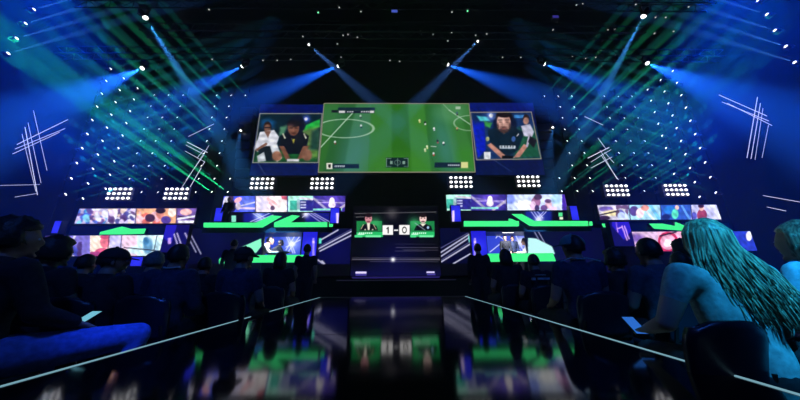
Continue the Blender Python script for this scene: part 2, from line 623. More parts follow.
def purple_panel(c, x0, x1, y0, y1, lx):
    c.rect(x0, y0 - 2, x1, y1 + 2, (34, 26, 118))
    c.glow(lx, y0 + 6, 14, (110, 80, 210), .8)
    c.line(x0, y0 + 3, x1, y0 + 9, 1.6, (130, 120, 190), .8)
    c.line(lx + 3, y1, x1, y0 + 6, 2.4, (190, 180, 190), .8)
    c.line(x0, y0 + 2, lx - 5, y1 - 2, 2.2, (180, 176, 200), .8)
    c.line(lx - 14, y0 + 6.5, lx + 14, y0 + 6.5, .8, (220, 200, 255), .8)
    c.rect(x0, y1 - 3, x1 - 8, y1 - 1, (130, 215, 200), .8)
    c.ell(lx, y0 + 5, 2.6, 3.6, (255, 240, 255))
    c.ell(lx, y0 + 9, 3.6, 3, (255, 240, 255))


def mint_panel(c, x0, x1, y0, y1):
    c.rect(x0, y0 - 2, x1, y1 + 2, (176, 240, 220))
    c.rect(x0 + 2, y0 + 4.5, x0 + 9, y1 - 1.5, (60, 168, 150))
    c.rect(x0 + 9, y0 + 3, x0 + 12, y1 - 2, (150, 180, 190))
    c.rect(x0 + 12, y0 + 4, x1, y1 - .5, (40, 36, 130))
    for k in range(3): c.rect(x0 + 12.5, y0 + 5.5 + k * 2.7, x0 + 18, y0 + 6.8 + k * 2.7, (200, 205, 235))
    c.line(x0 + 12, y0 + 2, x1, y0 + 3.5, 1.8, (210, 200, 220))


def d_inner_left(c):
    def a():
        c.c[:] = (58, 74, 214)
        c.glow(247, 204, 8, (130, 150, 250), .8)
        c.line(240, 206, 256, 202, 1.4, (200, 200, 250))
        c.line(240, 208, 256, 208.5, 2, (210, 190, 240))
        c.ell(227, 204, 4, 8, (226, 220, 240))
        c.ell(231, 198, 2.6, 3, (70, 50, 90))
        c.ell(232, 206, 4, 6, (30, 26, 66))
        c.ell(238, 200, 4, 2.4, (236, 170, 190), 1, .6, -.5)
        c.ell(238, 206, 2.5, 4, (216, 200, 220))
    clipx(c, 0, 255.5, a)
    def b():
        c.c[:] = (244, 230, 240)
        c.ell(262, 203, 5, 7, (216, 206, 236), .9, 3)
        c.line(268, 199, 276, 204, 3, (246, 186, 190))
        c.line(270, 203, 274, 208, 2.4, (238, 176, 186))
        c.ell(272.5, 208, 2.2, 2.4, (90, 60, 90))
        c.poly([(281, 196), (288, 196), (288, 200.5), (282, 199)], (196, 70, 100))
        c.glow(282, 206, 6, (255, 240, 235), .8)
    clipx(c, 255.5, 287.5, b)
    clipx(c, 287.5, 313, lambda: mint_panel(c, 288, 313, 196, 211.5))
    clipx(c, 313, 360, lambda: purple_panel(c, 313, 350, 196, 211.5, 332))
    c.line(255.5, 195, 255.5, 212, .8, (40, 34, 80))
    c.line(287.3, 195, 287.3, 212, .8, (40, 34, 80))


def d_inner_right(c):
    clipx(c, 0, 471, lambda: mint_panel(c, 444.5, 471, 194.5, 210))
    clipx(c, 471, 506.5, lambda: purple_panel(c, 471, 506.5, 194.5, 210, 490))
    def a():
        c.c[:] = (200, 214, 250)
        c.ell(510, 199, 5, 5, (110, 130, 235), .8, 2)
        c.ell(524, 205, 8, 5, (255, 255, 255), 1, 3)
        c.ell(536, 202, 4.6, 5.4, (150, 96, 140))
        c.ell(538, 197, 4, 3, (80, 50, 90))
        c.ell(533, 206, 3, 5, (226, 190, 224))
        c.ell(537, 208, 2.4, 3, (60, 36, 90))
        c.ell(548.5, 204.5, 3.4, 4, (236, 190, 210))
        c.ell(548, 201, 3.4, 2, (100, 60, 110))
        c.ell(544, 208, 3.4, 3, (110, 70, 140))
        c.ell(553, 208.5, 4, 2, (230, 200, 230))
        c.ell(556, 199, 5, 5, (176, 220, 250), .9, 2)
    clipx(c, 506.5, 562, a)
    def b():
        c.c[:] = (70, 40, 170)
        c.line(565, 194, 567, 206, 1, (150, 110, 230))
    clipx(c, 562, 600, b)
    c.line(506.5, 193, 506.8, 211, .9, (40, 34, 80))


def d_outer_left(c):
    c.c[:] = (196, 184, 226)
    c.bands(70, 108, 208, 224, [(56, 90, 200), (40, 150, 220), (235, 235, 250), (90, 60, 130), (120, 200, 230), (236, 190, 200)], 3, 46)
    c.bands(108, 136, 208, 224, [(230, 210, 240), (80, 50, 110), (236, 210, 190), (60, 60, 140), (250, 250, 255)], 5, 36)
    def a():
        c.c[:] = (236, 170, 130)
        c.bands(137, 160, 208, 224, [(220, 100, 90), (60, 34, 60), (250, 220, 180), (240, 190, 210)], 8, 20)
        c.ell(160, 214, 4, 5, (210, 130, 120))
        c.ell(160.5, 210.5, 5, 3, (40, 24, 40))
        c.ell(150, 218, 5, 4, (70, 40, 70))
        c.ell(166, 220, 5, 4, (80, 60, 150))
        c.ell(172, 212, 4, 5, (250, 230, 220))
    clipx(c, 136.5, 176, a)
    def b():
        c.c[:] = (120, 90, 170)
        c.ell(186, 212, 6, 3.4, (236, 180, 180))
        c.line(178, 216, 196, 220, 1.2, (40, 20, 50))
        c.line(178, 219, 196, 216, 2, (230, 230, 240))
        c.rect(178, 220.5, 197, 223, (240, 240, 250))
    clipx(c, 176, 200, b)
    c.line(136.5, 207, 135, 224, .8, (40, 30, 60))
    c.line(177, 207, 176, 224, .8, (40, 30, 60))


def d_outer_left_low(c):
    c.c[:] = (120, 110, 200)
    c.bands(44, 82, 234, 256, [(60, 70, 180), (236, 190, 210), (70, 50, 110), (240, 236, 250)], 4, 26)
    def a():
        c.c[:] = (246, 226, 210)
        c.ell(105, 242, 5, 6, (236, 120, 140))
        c.ell(103, 252, 8, 4, (220, 90, 130))
        c.ell(96, 254, 10, 2.4, (160, 60, 120))
        c.ell(105, 237, 5, 2, (190, 70, 110))
    clipx(c, 90, 109.5, a)
    clipx(c, 109.5, 122, lambda: c.rect(100, 230, 130, 260, (196, 190, 240)))
    def b():
        c.c[:] = (238, 206, 228)
        c.ell(136, 250, 8, 4, (200, 236, 240), .9, 2)
    clipx(c, 122, 137, b)
    def d():
        c.c[:] = (210, 240, 246)
        c.ell(148, 246, 5, 8, (96, 150, 190), 1, 2)
        c.ell(146, 241, 3, 4, (60, 120, 170), 1, 1)
        c.ell(156, 247, 3, 7, (180, 220, 236), 1, 2)
    clipx(c, 137, 170, d)
    for x in (109.5, 122): c.line(x, 234, x - 2, 252, .8, (60, 40, 80))
    c.line(157, 236, 154, 250, .8, (30, 30, 60))
    c.line(124, 247.5, 160, 251, 1.0, (30, 24, 50))


def d_outer_right(c):
    def a():
        c.c[:] = (206, 200, 226)
        c.ell(606, 209, 7, 2.6, (110, 90, 180))
        c.ell(612, 213, 9, 3, (236, 220, 170), 1, 2)
        c.line(600, 215, 622, 210, 1.4, (30, 20, 50))
        c.ell(604, 218, 6, 2.4, (50, 30, 70))
        c.bands(616, 629, 204, 220, [(90, 90, 190), (250, 250, 250), (90, 60, 110), (200, 220, 250)], 6, 14)
    clipx(c, 590, 628.5, a)
    def b():
        c.c[:] = (170, 220, 246)
        c.ell(634, 211, 4.5, 5, (90, 70, 150))
        c.ell(640, 213, 4, 5, (250, 220, 230))
        c.ell(645, 208, 4, 3, (226, 150, 140))
        c.line(650, 205, 660, 220, 3, (110, 190, 240))
        c.line(647, 212, 654, 220, 2, (240, 250, 255))
    clipx(c, 628.5, 660.5, b)
    def d():
        c.c[:] = (50, 90, 190)
        c.ell(670, 210, 6, 4, (40, 120, 210))
        c.ell(675, 214, 3.5, 5, (90, 220, 190))
        c.ell(677, 207.5, 2, 2.4, (240, 200, 190))
        c.ell(666, 217, 4, 3, (30, 40, 110))
        c.line(682, 206, 690, 220, 2, (100, 160, 240))
    clipx(c, 660.5, 691, d)
    def e():
        c.c[:] = (196, 196, 240)
        c.ell(702, 215, 5, 6, (150, 60, 90))
        c.ell(701.5, 208, 2.4, 3, (236, 180, 170))
        c.ell(701, 206, 3, 2, (60, 30, 50))
        c.ell(694, 216, 3, 4, (90, 90, 190))
        c.line(712, 205, 722, 220, 4, (230, 232, 255))
    clipx(c, 691, 740, e)
    for x in (628.5, 660, 690.5): c.line(x, 203, x + 2, 221, .8, (40, 34, 80))


def d_outer_right_low(c):
    c.c[:] = (196, 150, 200)
    def a():
        c.c[:] = (214, 180, 216)
        c.ell(650, 246, 10, 5, (250, 240, 250), 1, 3)
        c.ell(636, 238, 8, 4, (120, 90, 170), 1, 3)
    clipx(c, 620, 658, a)
    def b():
        c.c[:] = (236, 170, 200)
        c.ring(668, 242, 9, 9, 3.2, (196, 40, 90))
        c.ell(668, 243, 4, 4, (250, 226, 236))
        c.line(660, 236, 676, 232, 1.4, (40, 20, 40))
    clipx(c, 658, 690, b)
    def d():
        c.c[:] = (40, 60, 190)
        c.ell(749, 236, 3, 5, (240, 236, 250))
        c.line(756, 232, 764, 246, 1.5, (90, 120, 240))
    clipx(c, 690, 800, d)


led_wall('led_screen', (222.5, 345, 196, 211.8), 13.9, (60, 60, 200), d_inner_left, 'long thin screen under the left big screen, pink and mint pictures', step=.03)
led_wall('led_screen', (446.5, 566, 194.6, 210.3), 13.9, (60, 60, 200), d_inner_right, 'long thin screen under the right big screen, man beside a mint graph', step=.03)
led_wall('led_screen', (77, 195, 208.6, 223.4), 14.2, (60, 60, 200), d_outer_left, 'far left upper strip screen crowded with blue and orange faces', step=.03)
led_wall('led_screen', (599, 722, 205, 219.6), 14.2, (60, 60, 200), d_outer_right, 'far right upper strip screen ending in a woman in dark red', step=.03)
led_wall('led_screen', (42, 161, 235.5, 256), 13.2, (60, 60, 200), d_outer_left_low, 'far left lower strip screen with a pink face, above seated heads', step=.03)
led_wall('led_screen', (634, 766, 231.5, 251), 13.2, (60, 60, 200), d_outer_right_low, 'far right lower strip screen with a red ring, behind long hair', step=.03)


# ------------------------------------------------------------------ stage towers
def solid(px, Y, depth):
    x0, x1, z0, z1 = prect(*px, Y)
    return (x0, x1, Y, Y + depth, z0, z1)


def d_up_left(c):
    c.c[:] = (6, 5, 24)
    c.rect(243, 210, 272, 223, (20, 24, 130), .9, 3)
    c.glow(259, 216, 5, (150, 170, 255))
    for q in ((250, 222, 270, 213), (252, 223, 273, 215), (251, 212, 266, 222), (254, 212, 268, 220)): c.line(*q, .8, (220, 225, 255), .8)
    c.rect(305, 210, 330, 223, (18, 18, 120), .9, 3)
    c.glow(306, 214, 3.5, (235, 235, 255))
    for q in ((306, 212, 322, 223), (309, 212, 326, 222), (312, 212, 329, 221.5), (300, 219, 310, 212)): c.line(*q, .7, (210, 210, 255), .8)
    c.rect(231.5, 215.5, 236, 222, (130, 215, 190))


def d_up_right(c):
    c.c[:] = (6, 5, 24)
    c.rect(525, 210, 552, 223, (20, 24, 130), .9, 3)
    c.glow(539, 219, 4, (220, 225, 255))
    for q in ((530, 210, 538, 221), (533, 210, 541, 221), (536, 210, 543, 218), (548, 210, 538, 220), (545, 210, 536, 220)): c.line(*q, .7, (215, 215, 255), .85)
    c.rect(558.5, 212.5, 562.5, 216.5, (80, 220, 140))
    c.rect(559.5, 217, 563, 219.5, (220, 230, 200))


def d_low_left(c):
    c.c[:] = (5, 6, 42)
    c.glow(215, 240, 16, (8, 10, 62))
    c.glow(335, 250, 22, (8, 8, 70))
    for q in ((318, 249, 352, 231), (320, 251, 352, 235), (319, 241, 338, 230), (318, 260, 332, 270), (322, 261, 328, 268)): c.line(*q, 1.3, (205, 205, 230), .85)
    c.line(320, 246, 352, 229, .6, (150, 150, 200), .6)
    for q in ((186, 233, 196, 252), (190, 233, 201, 254)): c.line(*q, 1.0, (190, 190, 225), .8)
    c.rect(317.5, 238.3, 321.5, 243.5, (90, 220, 190))
    c.poly([(240.5, 247.5), (261, 238.5), (261.5, 246), (256, 253), (244, 249.5)], (130, 235, 190))
    c.poly([(219, 263.5), (219, 259), (229, 252.5), (231.5, 253), (231, 263.5)], (70, 226, 140))
    c.rect(188, 264, 352, 280, (3, 3, 12))


def d_booth_left(c):
    c.c[:] = (40, 60, 190)
    c.glow(292, 243, 9, (150, 170, 250))
    c.ell(292, 244, 3, 2.4, (255, 255, 255), .9, 2)
    for q in ((285, 233, 293, 253), (287, 233, 295, 253), (296, 234, 286, 250), (300, 236, 288, 252), (265, 233, 272, 238), (278, 235, 284, 232), (286, 247, 300, 240)): c.line(*q, .9, (225, 230, 255), .85)


def d_low_right(c):
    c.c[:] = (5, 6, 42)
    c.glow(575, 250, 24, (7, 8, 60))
    for q in ((440, 257, 470, 237), (440, 253, 472, 232.5), (441, 262, 471, 243.5), (445, 268.5, 470, 254)): c.line(*q, 1.3, (205, 205, 230), .85)
    c.line(440, 248.5, 468, 233, .7, (150, 150, 200), .6)
    c.line(441, 260, 471, 241, .6, (150, 150, 200), .6)
    for q in ((534, 231, 543, 247), (538, 231, 547, 247)): c.line(*q, .9, (190, 190, 225), .7)
    c.poly([(528, 238), (536, 238.5), (552, 246.5), (555, 254), (528, 254)], (180, 232, 232))
    c.poly([(468, 236), (472, 234), (472, 244), (469, 242)], (110, 220, 210))
    c.rect(436, 263.5, 600, 280, (3, 3, 12))


def d_booth_right(c):
    c.c[:] = (46, 66, 196)
    c.glow(521, 242, 6, (220, 225, 255))
    c.line(487, 234.5, 528, 234.5, 1.6, (150, 120, 210), .8)
    for q in ((490, 252, 505, 240), (516, 236, 524, 252), (526, 236, 516, 246), (494, 233, 520, 250), (500, 232, 496, 238)): c.line(*q, .9, (225, 230, 255), .85)


# upper levels
for px, fn, base_, lab in (((226, 332, 212.4, 222), d_up_left, 0, 'dark graphic wall with crossed lines behind the upper left desk'), ((461, 570, 211, 221.5), d_up_right, 0, 'dark graphic wall with crossed lines behind the upper right desk')):
    led_wall('graphic_wall', px, 14.0, (6, 5, 24), fn, lab, 'wall panel', step=.03)
# lower fascias with the booth opening left free: three pieces each
def fascia(name, pxs, Y, fn, label):
    root = empty(name)
    tag(root, label, 'stage wall')
    for px in pxs:
        x0, x1, z0, z1 = prect(*px, Y)
        boxobj('backing', (x0, x1, Y + .02, Y + .12, z0, z1), BLACK, root)
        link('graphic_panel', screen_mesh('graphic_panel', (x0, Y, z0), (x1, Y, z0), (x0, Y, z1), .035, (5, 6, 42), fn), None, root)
    return root


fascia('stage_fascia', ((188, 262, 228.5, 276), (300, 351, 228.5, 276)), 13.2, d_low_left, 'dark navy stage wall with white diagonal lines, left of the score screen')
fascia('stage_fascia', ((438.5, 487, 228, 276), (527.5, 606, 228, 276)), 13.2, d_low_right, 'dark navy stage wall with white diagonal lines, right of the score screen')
led_wall('booth_screen', (260, 302, 232.5, 255), 14.6, (40, 60, 190), d_booth_left, 'blue starburst screen at the back of the left player booth', step=.03)
led_wall('booth_screen', (485, 530, 231, 254), 14.6, (40, 60, 190), d_booth_right, 'blue crossed line screen at the back of the right player booth', step=.03)


# upper platforms
for px, lab in (((202, 332, 228, 232.5), 'black upper platform carrying the left green desk'), ((460, 592, 227, 231.5), 'black upper platform carrying the right green desk')):
    tag(boxobj('stage_platform', solid(px, 13.1, 3.2), STAGEM), lab, 'platform')
for px, lab in (((70, 180, 226, 234.5), 'black platform below the far left upper strip screen'), ((612, 730, 223, 230.5), 'black platform below the far right upper strip screen')):
    tag(boxobj('stage_platform', solid(px, 13.6, 2.8), STAGEM), lab, 'platform')


def prism_px(bm, pts, Y, depth):
    prism(bm, [(PY(x, y, Y).x, PY(x, y, Y).z) for x, y in pts], Y, Y + depth)


def green_desk(pieces, Y, label, group='green lit desks', depth=.5):
    root = empty('light_desk')
    tag(root, label, 'desk', group)
    for pts in pieces:
        bm = bmesh.new()
        prism_px(bm, pts, Y, .06)
        link('light_panel', bm_mesh(bm, 'light_panel'), GREEN_L, root)
        bm = bmesh.new()
        x = [p[0] for p in pts]
        prism(bm, [(PY(a, b, Y).x, PY(a, b, Y).z) for a, b in pts], Y + .065, Y + depth)
        link('body', bm_mesh(bm, 'body'), BLACKP, root)
    return root


green_desk([[(203.5, 222.6), (262, 222.6), (262, 227.3), (203.5, 227.3)], [(256, 222.6), (271.5, 215.2), (281.3, 216.2), (262.2, 227.2), (256, 227.2)],
            [(274, 222.6), (292, 215), (299.4, 215.8), (290, 222.6)], [(274, 222.6), (327, 222), (327, 226.8), (274, 227)], [(329, 222), (333, 222), (332.5, 226.6), (329, 226.6)]], 13.0,
           'green lit zigzag desk front on the upper left platform')
green_desk([[(464, 221), (519, 221), (519, 226.2), (464, 226.3)], [(509, 218.5), (512, 219), (519, 222), (509, 222)], [(512, 214), (522, 214), (535, 221.2), (536, 226), (530, 225.6)],
            [(533, 220.8), (588, 221), (588.5, 225.8), (533, 226)], [(590, 221.4), (592.3, 221.4), (592.8, 225.5), (590, 225.5)]], 13.0, 'green lit zigzag desk front on the upper right platform')
green_desk([[(246, 255.2), (303.5, 254.8), (304.5, 262.3), (244, 262.6)]], 12.7, 'green lit desk of the left player booth')
green_desk([[(488, 253.6), (553, 253), (556, 261.2), (488.5, 261.8)]], 12.7, 'green lit desk of the right player booth')
green_desk([[(100, 232), (122, 226.5), (131, 229), (145, 228.5), (143, 233.6), (99, 235)], [(183, 226.8), (193, 226.8), (190, 230.5), (181, 230.5)]], 13.4, 'green lit wedge under the far left upper strip screen')
green_desk([[(650, 223.5), (662, 223.5), (676, 226), (676, 222), (692, 228.5), (692, 231), (655, 228.5)], [(602.5, 223.5), (611.5, 224), (612, 227.5), (604, 227)]], 13.4, 'green lit wedge under the far right upper strip screen')

# blue pillars
for px, Y, lab in (((215, 222.5, 208, 221.3), 13.4, 'slim blue light pillar at the left end of the upper left desk'), ((571, 578, 206, 220), 13.4, 'slim blue light pillar at the right end of the upper right desk'),
                   ((302, 316.5, 232, 262), 12.95, 'wide blue light pillar right of the left player booth'), ((472, 487, 231, 262), 12.95, 'wide blue light pillar left of the right player booth'),
                   ((53, 59.5, 221, 233), 13.6, 'slim blue light pillar at the far left of the stage'), ((741, 747.5, 215, 229), 13.6, 'slim blue light pillar at the far right of the stage'),
                   ((330.5, 339, 208, 223), 12.9, 'blue light pillar at the inner end of the upper left desk'), ((451.5, 460.5, 205.5, 221.5), 12.9, 'blue light pillar at the inner end of the upper right desk'),
                   ((131, 142, 257, 266), 12.8, 'blue light panel below the far left lower screen')):
    x0, x1, z0, z1 = prect(*px, Y)
    root = empty('light_pillar')
    tag(root, lab, 'light pillar', 'blue light pillars')
    boxobj('frame', (x0 - .03, x1 + .03, Y + .03, Y + .25, z0 - .03, z1 + .03), BLACK, root)
    def dp(c, x0=px[0], x1=px[1], wide=px[1] - px[0] > 10 and px[0] > 200, l=px[0] < 400, inner=Y == 12.9):
        c.c[:] = (30, 28, 196)
        c.glow((x0 + x1) / 2, (px[2] + px[3]) / 2, 8, (44, 50, 226))
        if wide:
            xx = x1 - 3 if l else x0 + 3
            c.rect(xx - 1.2, 238, xx + 1, 258, (150, 130, 250), .9)
            c.rect(xx - .8, 241, xx + .8, 243, (250, 220, 255))
        if inner:
            xx = x1 - 1.6 if l else x0 + 1.8
            c.rect(xx - 1.1, px[2] + 5, xx + 1.1, 230, (230, 205, 250))
    link('light_panel', screen_mesh('light_panel', (x0, Y, z0), (x1, Y, z0), (x0, Y, z1), .04, (30, 28, 200), dp), None, root)


# blue portals beside the outer screens
def portal(px, Y, lab, s):
    x0, x1, z0, z1 = prect(*px, Y)
    root = empty('light_portal')
    tag(root, lab, 'stage panel')
    boxobj('backing', (x0, x1, Y + .02, Y + .3, z0, z1), BLACK, root)
    def d(c):
        c.c[:] = (16, 14, 92)
        m = (px[0] + px[1]) / 2
        if s < 0:
            c.poly([(165, 222), (178, 222), (171, 244), (161, 236)], (34, 26, 176))
            for q in ((174, 234, 178, 246), (177, 233, 182, 247), (185, 233, 193, 250), (189, 233, 197, 250)): c.line(*q, 1, (200, 190, 240))
            c.rect(168, 238, 171, 244, (190, 150, 240))
        else:
            c.poly([(612, 219), (627, 218), (632, 230), (624, 240), (612, 226)], (40, 28, 190))
            for q in ((617, 229, 622, 227), (622, 226, 627, 240), (624.5, 226, 629, 239)): c.line(*q, 1, (220, 170, 250))
            c.line(616, 222, 618, 232, .7, (200, 150, 240))
            c.poly([(632, 221), (650, 222), (652, 230), (634, 230)], (22, 20, 120))
    link('graphic_panel', screen_mesh('graphic_panel', (x0, Y, z0), (x1, Y, z0), (x0, Y, z1), .04, (16, 14, 92), d), None, root)


portal((163, 187, 225, 252), 13.0, 'blue panel with slanting lines right of the far left lower screen', -1)
portal((612, 632, 222, 246), 13.0, 'blue panel with bright outline left of the far right lower screen', 1)


# score screen in the centre
def d_score(c):
    c.c[:] = (5, 5, 12)
    c.line(355, 213.6, 436, 212, .9, (90, 88, 92), .8)
    c.glow(392, 213.5, 6, (100, 96, 96), .6)
    c.line(356, 217, 364, 216.8, .8, (110, 110, 110), .7)
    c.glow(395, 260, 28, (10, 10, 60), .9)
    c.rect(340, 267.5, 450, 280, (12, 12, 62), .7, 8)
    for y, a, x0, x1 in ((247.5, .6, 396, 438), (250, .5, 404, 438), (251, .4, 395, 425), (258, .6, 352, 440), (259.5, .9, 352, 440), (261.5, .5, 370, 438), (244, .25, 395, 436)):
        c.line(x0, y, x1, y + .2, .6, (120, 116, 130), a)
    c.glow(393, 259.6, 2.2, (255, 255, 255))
    # player cards
    for s, x0, x1 in ((0, 356.5, 382), (1, 410.3, 434.5)):
        c.rect(x0, 221, x1, 231.5, (26, 120, 64), 1)
        c.glow((x0 + x1) / 2 + (6 if s == 0 else -8), 223, 6, (60, 170, 100), .7)
        c.rect(x0, 231.8 - s * .2, x1 + 1 - s, 237 - s * .2, (36, 176, 96))
        c.rect(x0 + 1, 233.5, x0 + 8, 235, (190, 240, 210), .7)
        c.rect(x0 - (2 if s == 0 else 0), 235, x0 + 6, 237.5, (70, 210, 130), .8)
        c.rect(x0 + 9, 235.2, x1 - 1, 237.3, (110, 230, 160), .8)
        for k in range(7): c.rect(x0 + 2.5 + k * 2, 232.4, x0 + 3.8 + k * 2, 233.9, (215, 240, 225), .8, .4)
        m = 368.5 if s == 0 else 423
        sk = (196, 130, 140) if s == 0 else (232, 196, 190)
        c.poly([(m - 9, 230.5), (m - 7, 226), (m - 2, 223.5), (m + 2, 223.5), (m + 8, 226), (m + 9.5, 230.5)], (12, 14, 26))
        c.poly([(m - 1.6, 223), (m + 1.6, 223), (m + 1, 230), (m - .6, 230)] if s == 0 else [(m - 3, 223.5), (m + 3, 223.5), (m, 226.5)], (226, 220, 200))
        c.ell(m, 218.6, 3.5, 4.6, sk)
        c.ell(m, 215.3, 3.7, 2.1, (26, 16, 22))
        c.rect(m - 2.4, 217.8, m - .8, 218.6, (60, 34, 40), 1, .4)
        c.rect(m + .8, 217.8, m + 2.4, 218.6, (60, 34, 40), 1, .4)
        c.ell(m, 221.6, 1.8, .7, (110, 50, 60) if s == 0 else (60, 40, 44), .9)
        if s == 1:
            c.line(415, 223, 425, 230, .7, (150, 170, 180), .8)
            c.ell(428, 227.5, 1.2, 1.4, (150, 190, 220))
        else:
            c.line(m - 5, 224.5, m - 7.5, 229, .6, (200, 190, 150))
            c.line(m + 5, 224.5, m + 7.5, 229, .6, (200, 190, 150))
            c.rect(m - 4, 229, m - 2.6, 230.2, (200, 200, 170))
            c.rect(m + 3.4, 229, m + 4.8, 230.2, (200, 200, 170))
    # 1 - 0
    c.rect(382.6, 225.2, 393, 234.8, (236, 234, 232))
    c.rect(399.2, 225, 409.6, 234.6, (236, 234, 232))
    c.rect(394, 229.6, 398.2, 230.9, (236, 236, 236))
    c.line(388.2, 227.4, 388.2, 232.8, 1.3, (30, 30, 30))
    c.line(388.2, 227.5, 386.8, 228.7, .9, (30, 30, 30))
    c.ring(404.4, 230, 2.0, 2.8, 1.0, (30, 30, 30))
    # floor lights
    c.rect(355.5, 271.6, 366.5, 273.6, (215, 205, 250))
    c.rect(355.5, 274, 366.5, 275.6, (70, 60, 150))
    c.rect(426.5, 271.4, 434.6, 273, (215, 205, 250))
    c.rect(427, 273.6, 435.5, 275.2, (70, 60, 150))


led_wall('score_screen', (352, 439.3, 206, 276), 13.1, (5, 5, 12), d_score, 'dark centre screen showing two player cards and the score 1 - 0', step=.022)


# ------------------------------------------------------------------ line graphics (bars of light on the walls)
def light_bars(name, segs, Y, lab, X=None, w=.010):
    o = empty(name)
    m = emat(name, (222, 222, 255), 1.1)
    for x0, y0, x1, y1, br in segs:
        if X is None:
            a, b = PY(x0, y0, Y), PY(x1, y1, Y)
        else:
            ra, rb = ray(x0, y0), ray(x1, y1)
            a, b = CAM + ra * (X / ra.x), CAM + rb * (X / rb.x)
        bm = bmesh.new()
        tube(bm, [a, b], w * br, 6)
        link('light_bar', bm_mesh(bm, 'light_bar'), m, o)
    return tag(o, lab, 'light bars', 'crossed light bars on the walls')


light_bars('light_bars', [(17, 144.5, 68, 119.5, 1.2), (15, 149, 65, 128.5, 1), (12.5, 154, 60, 132, 1), (25, 127, 37.5, 195, 1.2), (22, 134, 36, 192, .7), (28, 122.5, 41, 183, .7), (33.5, 110.5, 47, 170.5, .7), (0, 185.5, 40, 184.5, .8), (15, 197, 37, 193.5, .8)], None,
           'tall crossed light bars high on the far left wall', X=-18.0)
light_bars('light_bars', [(719, 95, 767, 116, 1.2), (722, 102, 769, 121, 1), (727, 103, 772, 125.5, 1), (757.5, 97, 747, 158, 1.2), (760.5, 103, 751, 159, 1), (763, 108, 755, 160, .6), (768.5, 125, 762, 158, .6), (763, 195.5, 800, 202, 1.2), (767, 207, 786, 211, 1.2)], None,
           'tall crossed light bars high on the far right wall', X=18.0)
light_bars('light_bars', [(188.5, 136.5, 214, 124, .8), (187, 142, 207.5, 152.5, 1.4), (186, 145, 206, 155.5, 1), (185, 151, 205, 162, 1), (209, 145.5, 181.5, 188, .7), (206, 152, 186, 180, .7), (204.5, 162, 189, 189, 1), (197, 158, 203, 151, .7)], 16.2,
           'crossed light bars between the light columns left of the big screens', w=.015)
light_bars('light_bars', [(584.5, 116.5, 603, 125, .8), (588, 158, 609, 147.5, 1.8), (591, 162, 611, 149.5, 1), (591, 168, 612, 157, 1.2), (598, 138, 606, 149, .9), (601, 155, 618.5, 180, .9), (604.5, 152, 614, 163, .8), (600, 150, 617, 179, .9)], 16.2,
           'crossed light bars between the light columns right of the big screens', w=.015)


# ------------------------------------------------------------------ light fixtures
def fixture_meshes():
    bm = bmesh.new()
    cyl(bm, (0, 0, .0), (0, 0, 1), .075, .16, 14, r2=.1)
    body = bm_mesh(bm, 'lamp_body')
    bm = bmesh.new()
    box(bm, -.13, -.11, -.02, .02, -.14, .06)
    box(bm, .11, .13, -.02, .02, -.14, .06)
    box(bm, -.13, .13, -.02, .02, -.16, -.14)
    yoke = bm_mesh(bm, 'yoke')
    bm = bmesh.new()
    r = bmesh.ops.create_uvsphere(bm, u_segments=12, v_segments=8, radius=.062)
    bmesh.ops.scale(bm, verts=r['verts'], vec=(1, 1, .5))
    bmesh.ops.translate(bm, verts=r['verts'], vec=(0, 0, .09))
    lens = bm_mesh(bm, 'lens', True)
    for a, b in ((body, BLACK), (yoke, BLACK), (lens, WHITE_L)): a.materials.append(b)
    return body, yoke, lens


FB, FY, FL = fixture_meshes()
FLG = FL.copy()
FLG.materials.clear()
FLG.materials.append(emat('green_lens', (120, 255, 170), 2))


def ordinal(n):
    return ['first', 'second', 'third', 'fourth', 'fifth', 'sixth', 'seventh', 'eighth', 'ninth', 'tenth', 'eleventh', 'twelfth'][n]


def fixture(name, p, d, label, group, sc_=1.0, lens=None, parts=True):
    root = empty(name, p)
    q = Vector(d).to_track_quat('Z', 'Y').to_euler()
    root.rotation_euler = q
    root.scale = (sc_,) * 3
    tag(root, label, 'stage light', group)
    link('lamp_body', FB, None, root)
    link('yoke', FY, None, root)
    link('lens', lens or FL, None, root)
    return root


def beamdata(name, col, e, ang, blend=.5, r=.004):
    l = bpy.data.lights.new(name, 'SPOT')
    l.energy = e
    l.color = col
    l.spot_size = R(ang)
    l.spot_blend = blend
    l.shadow_soft_size = r
    return l


def beam(l, p, d, st=.2):
    o = bpy.data.objects.new(l.name, l)
    C.objects.link(o)
    d = Vector(d).normalized()
    o.location = Vector(p) + d * st
    o.rotation_euler = d.to_track_quat('-Z', 'Y').to_euler()
    return o


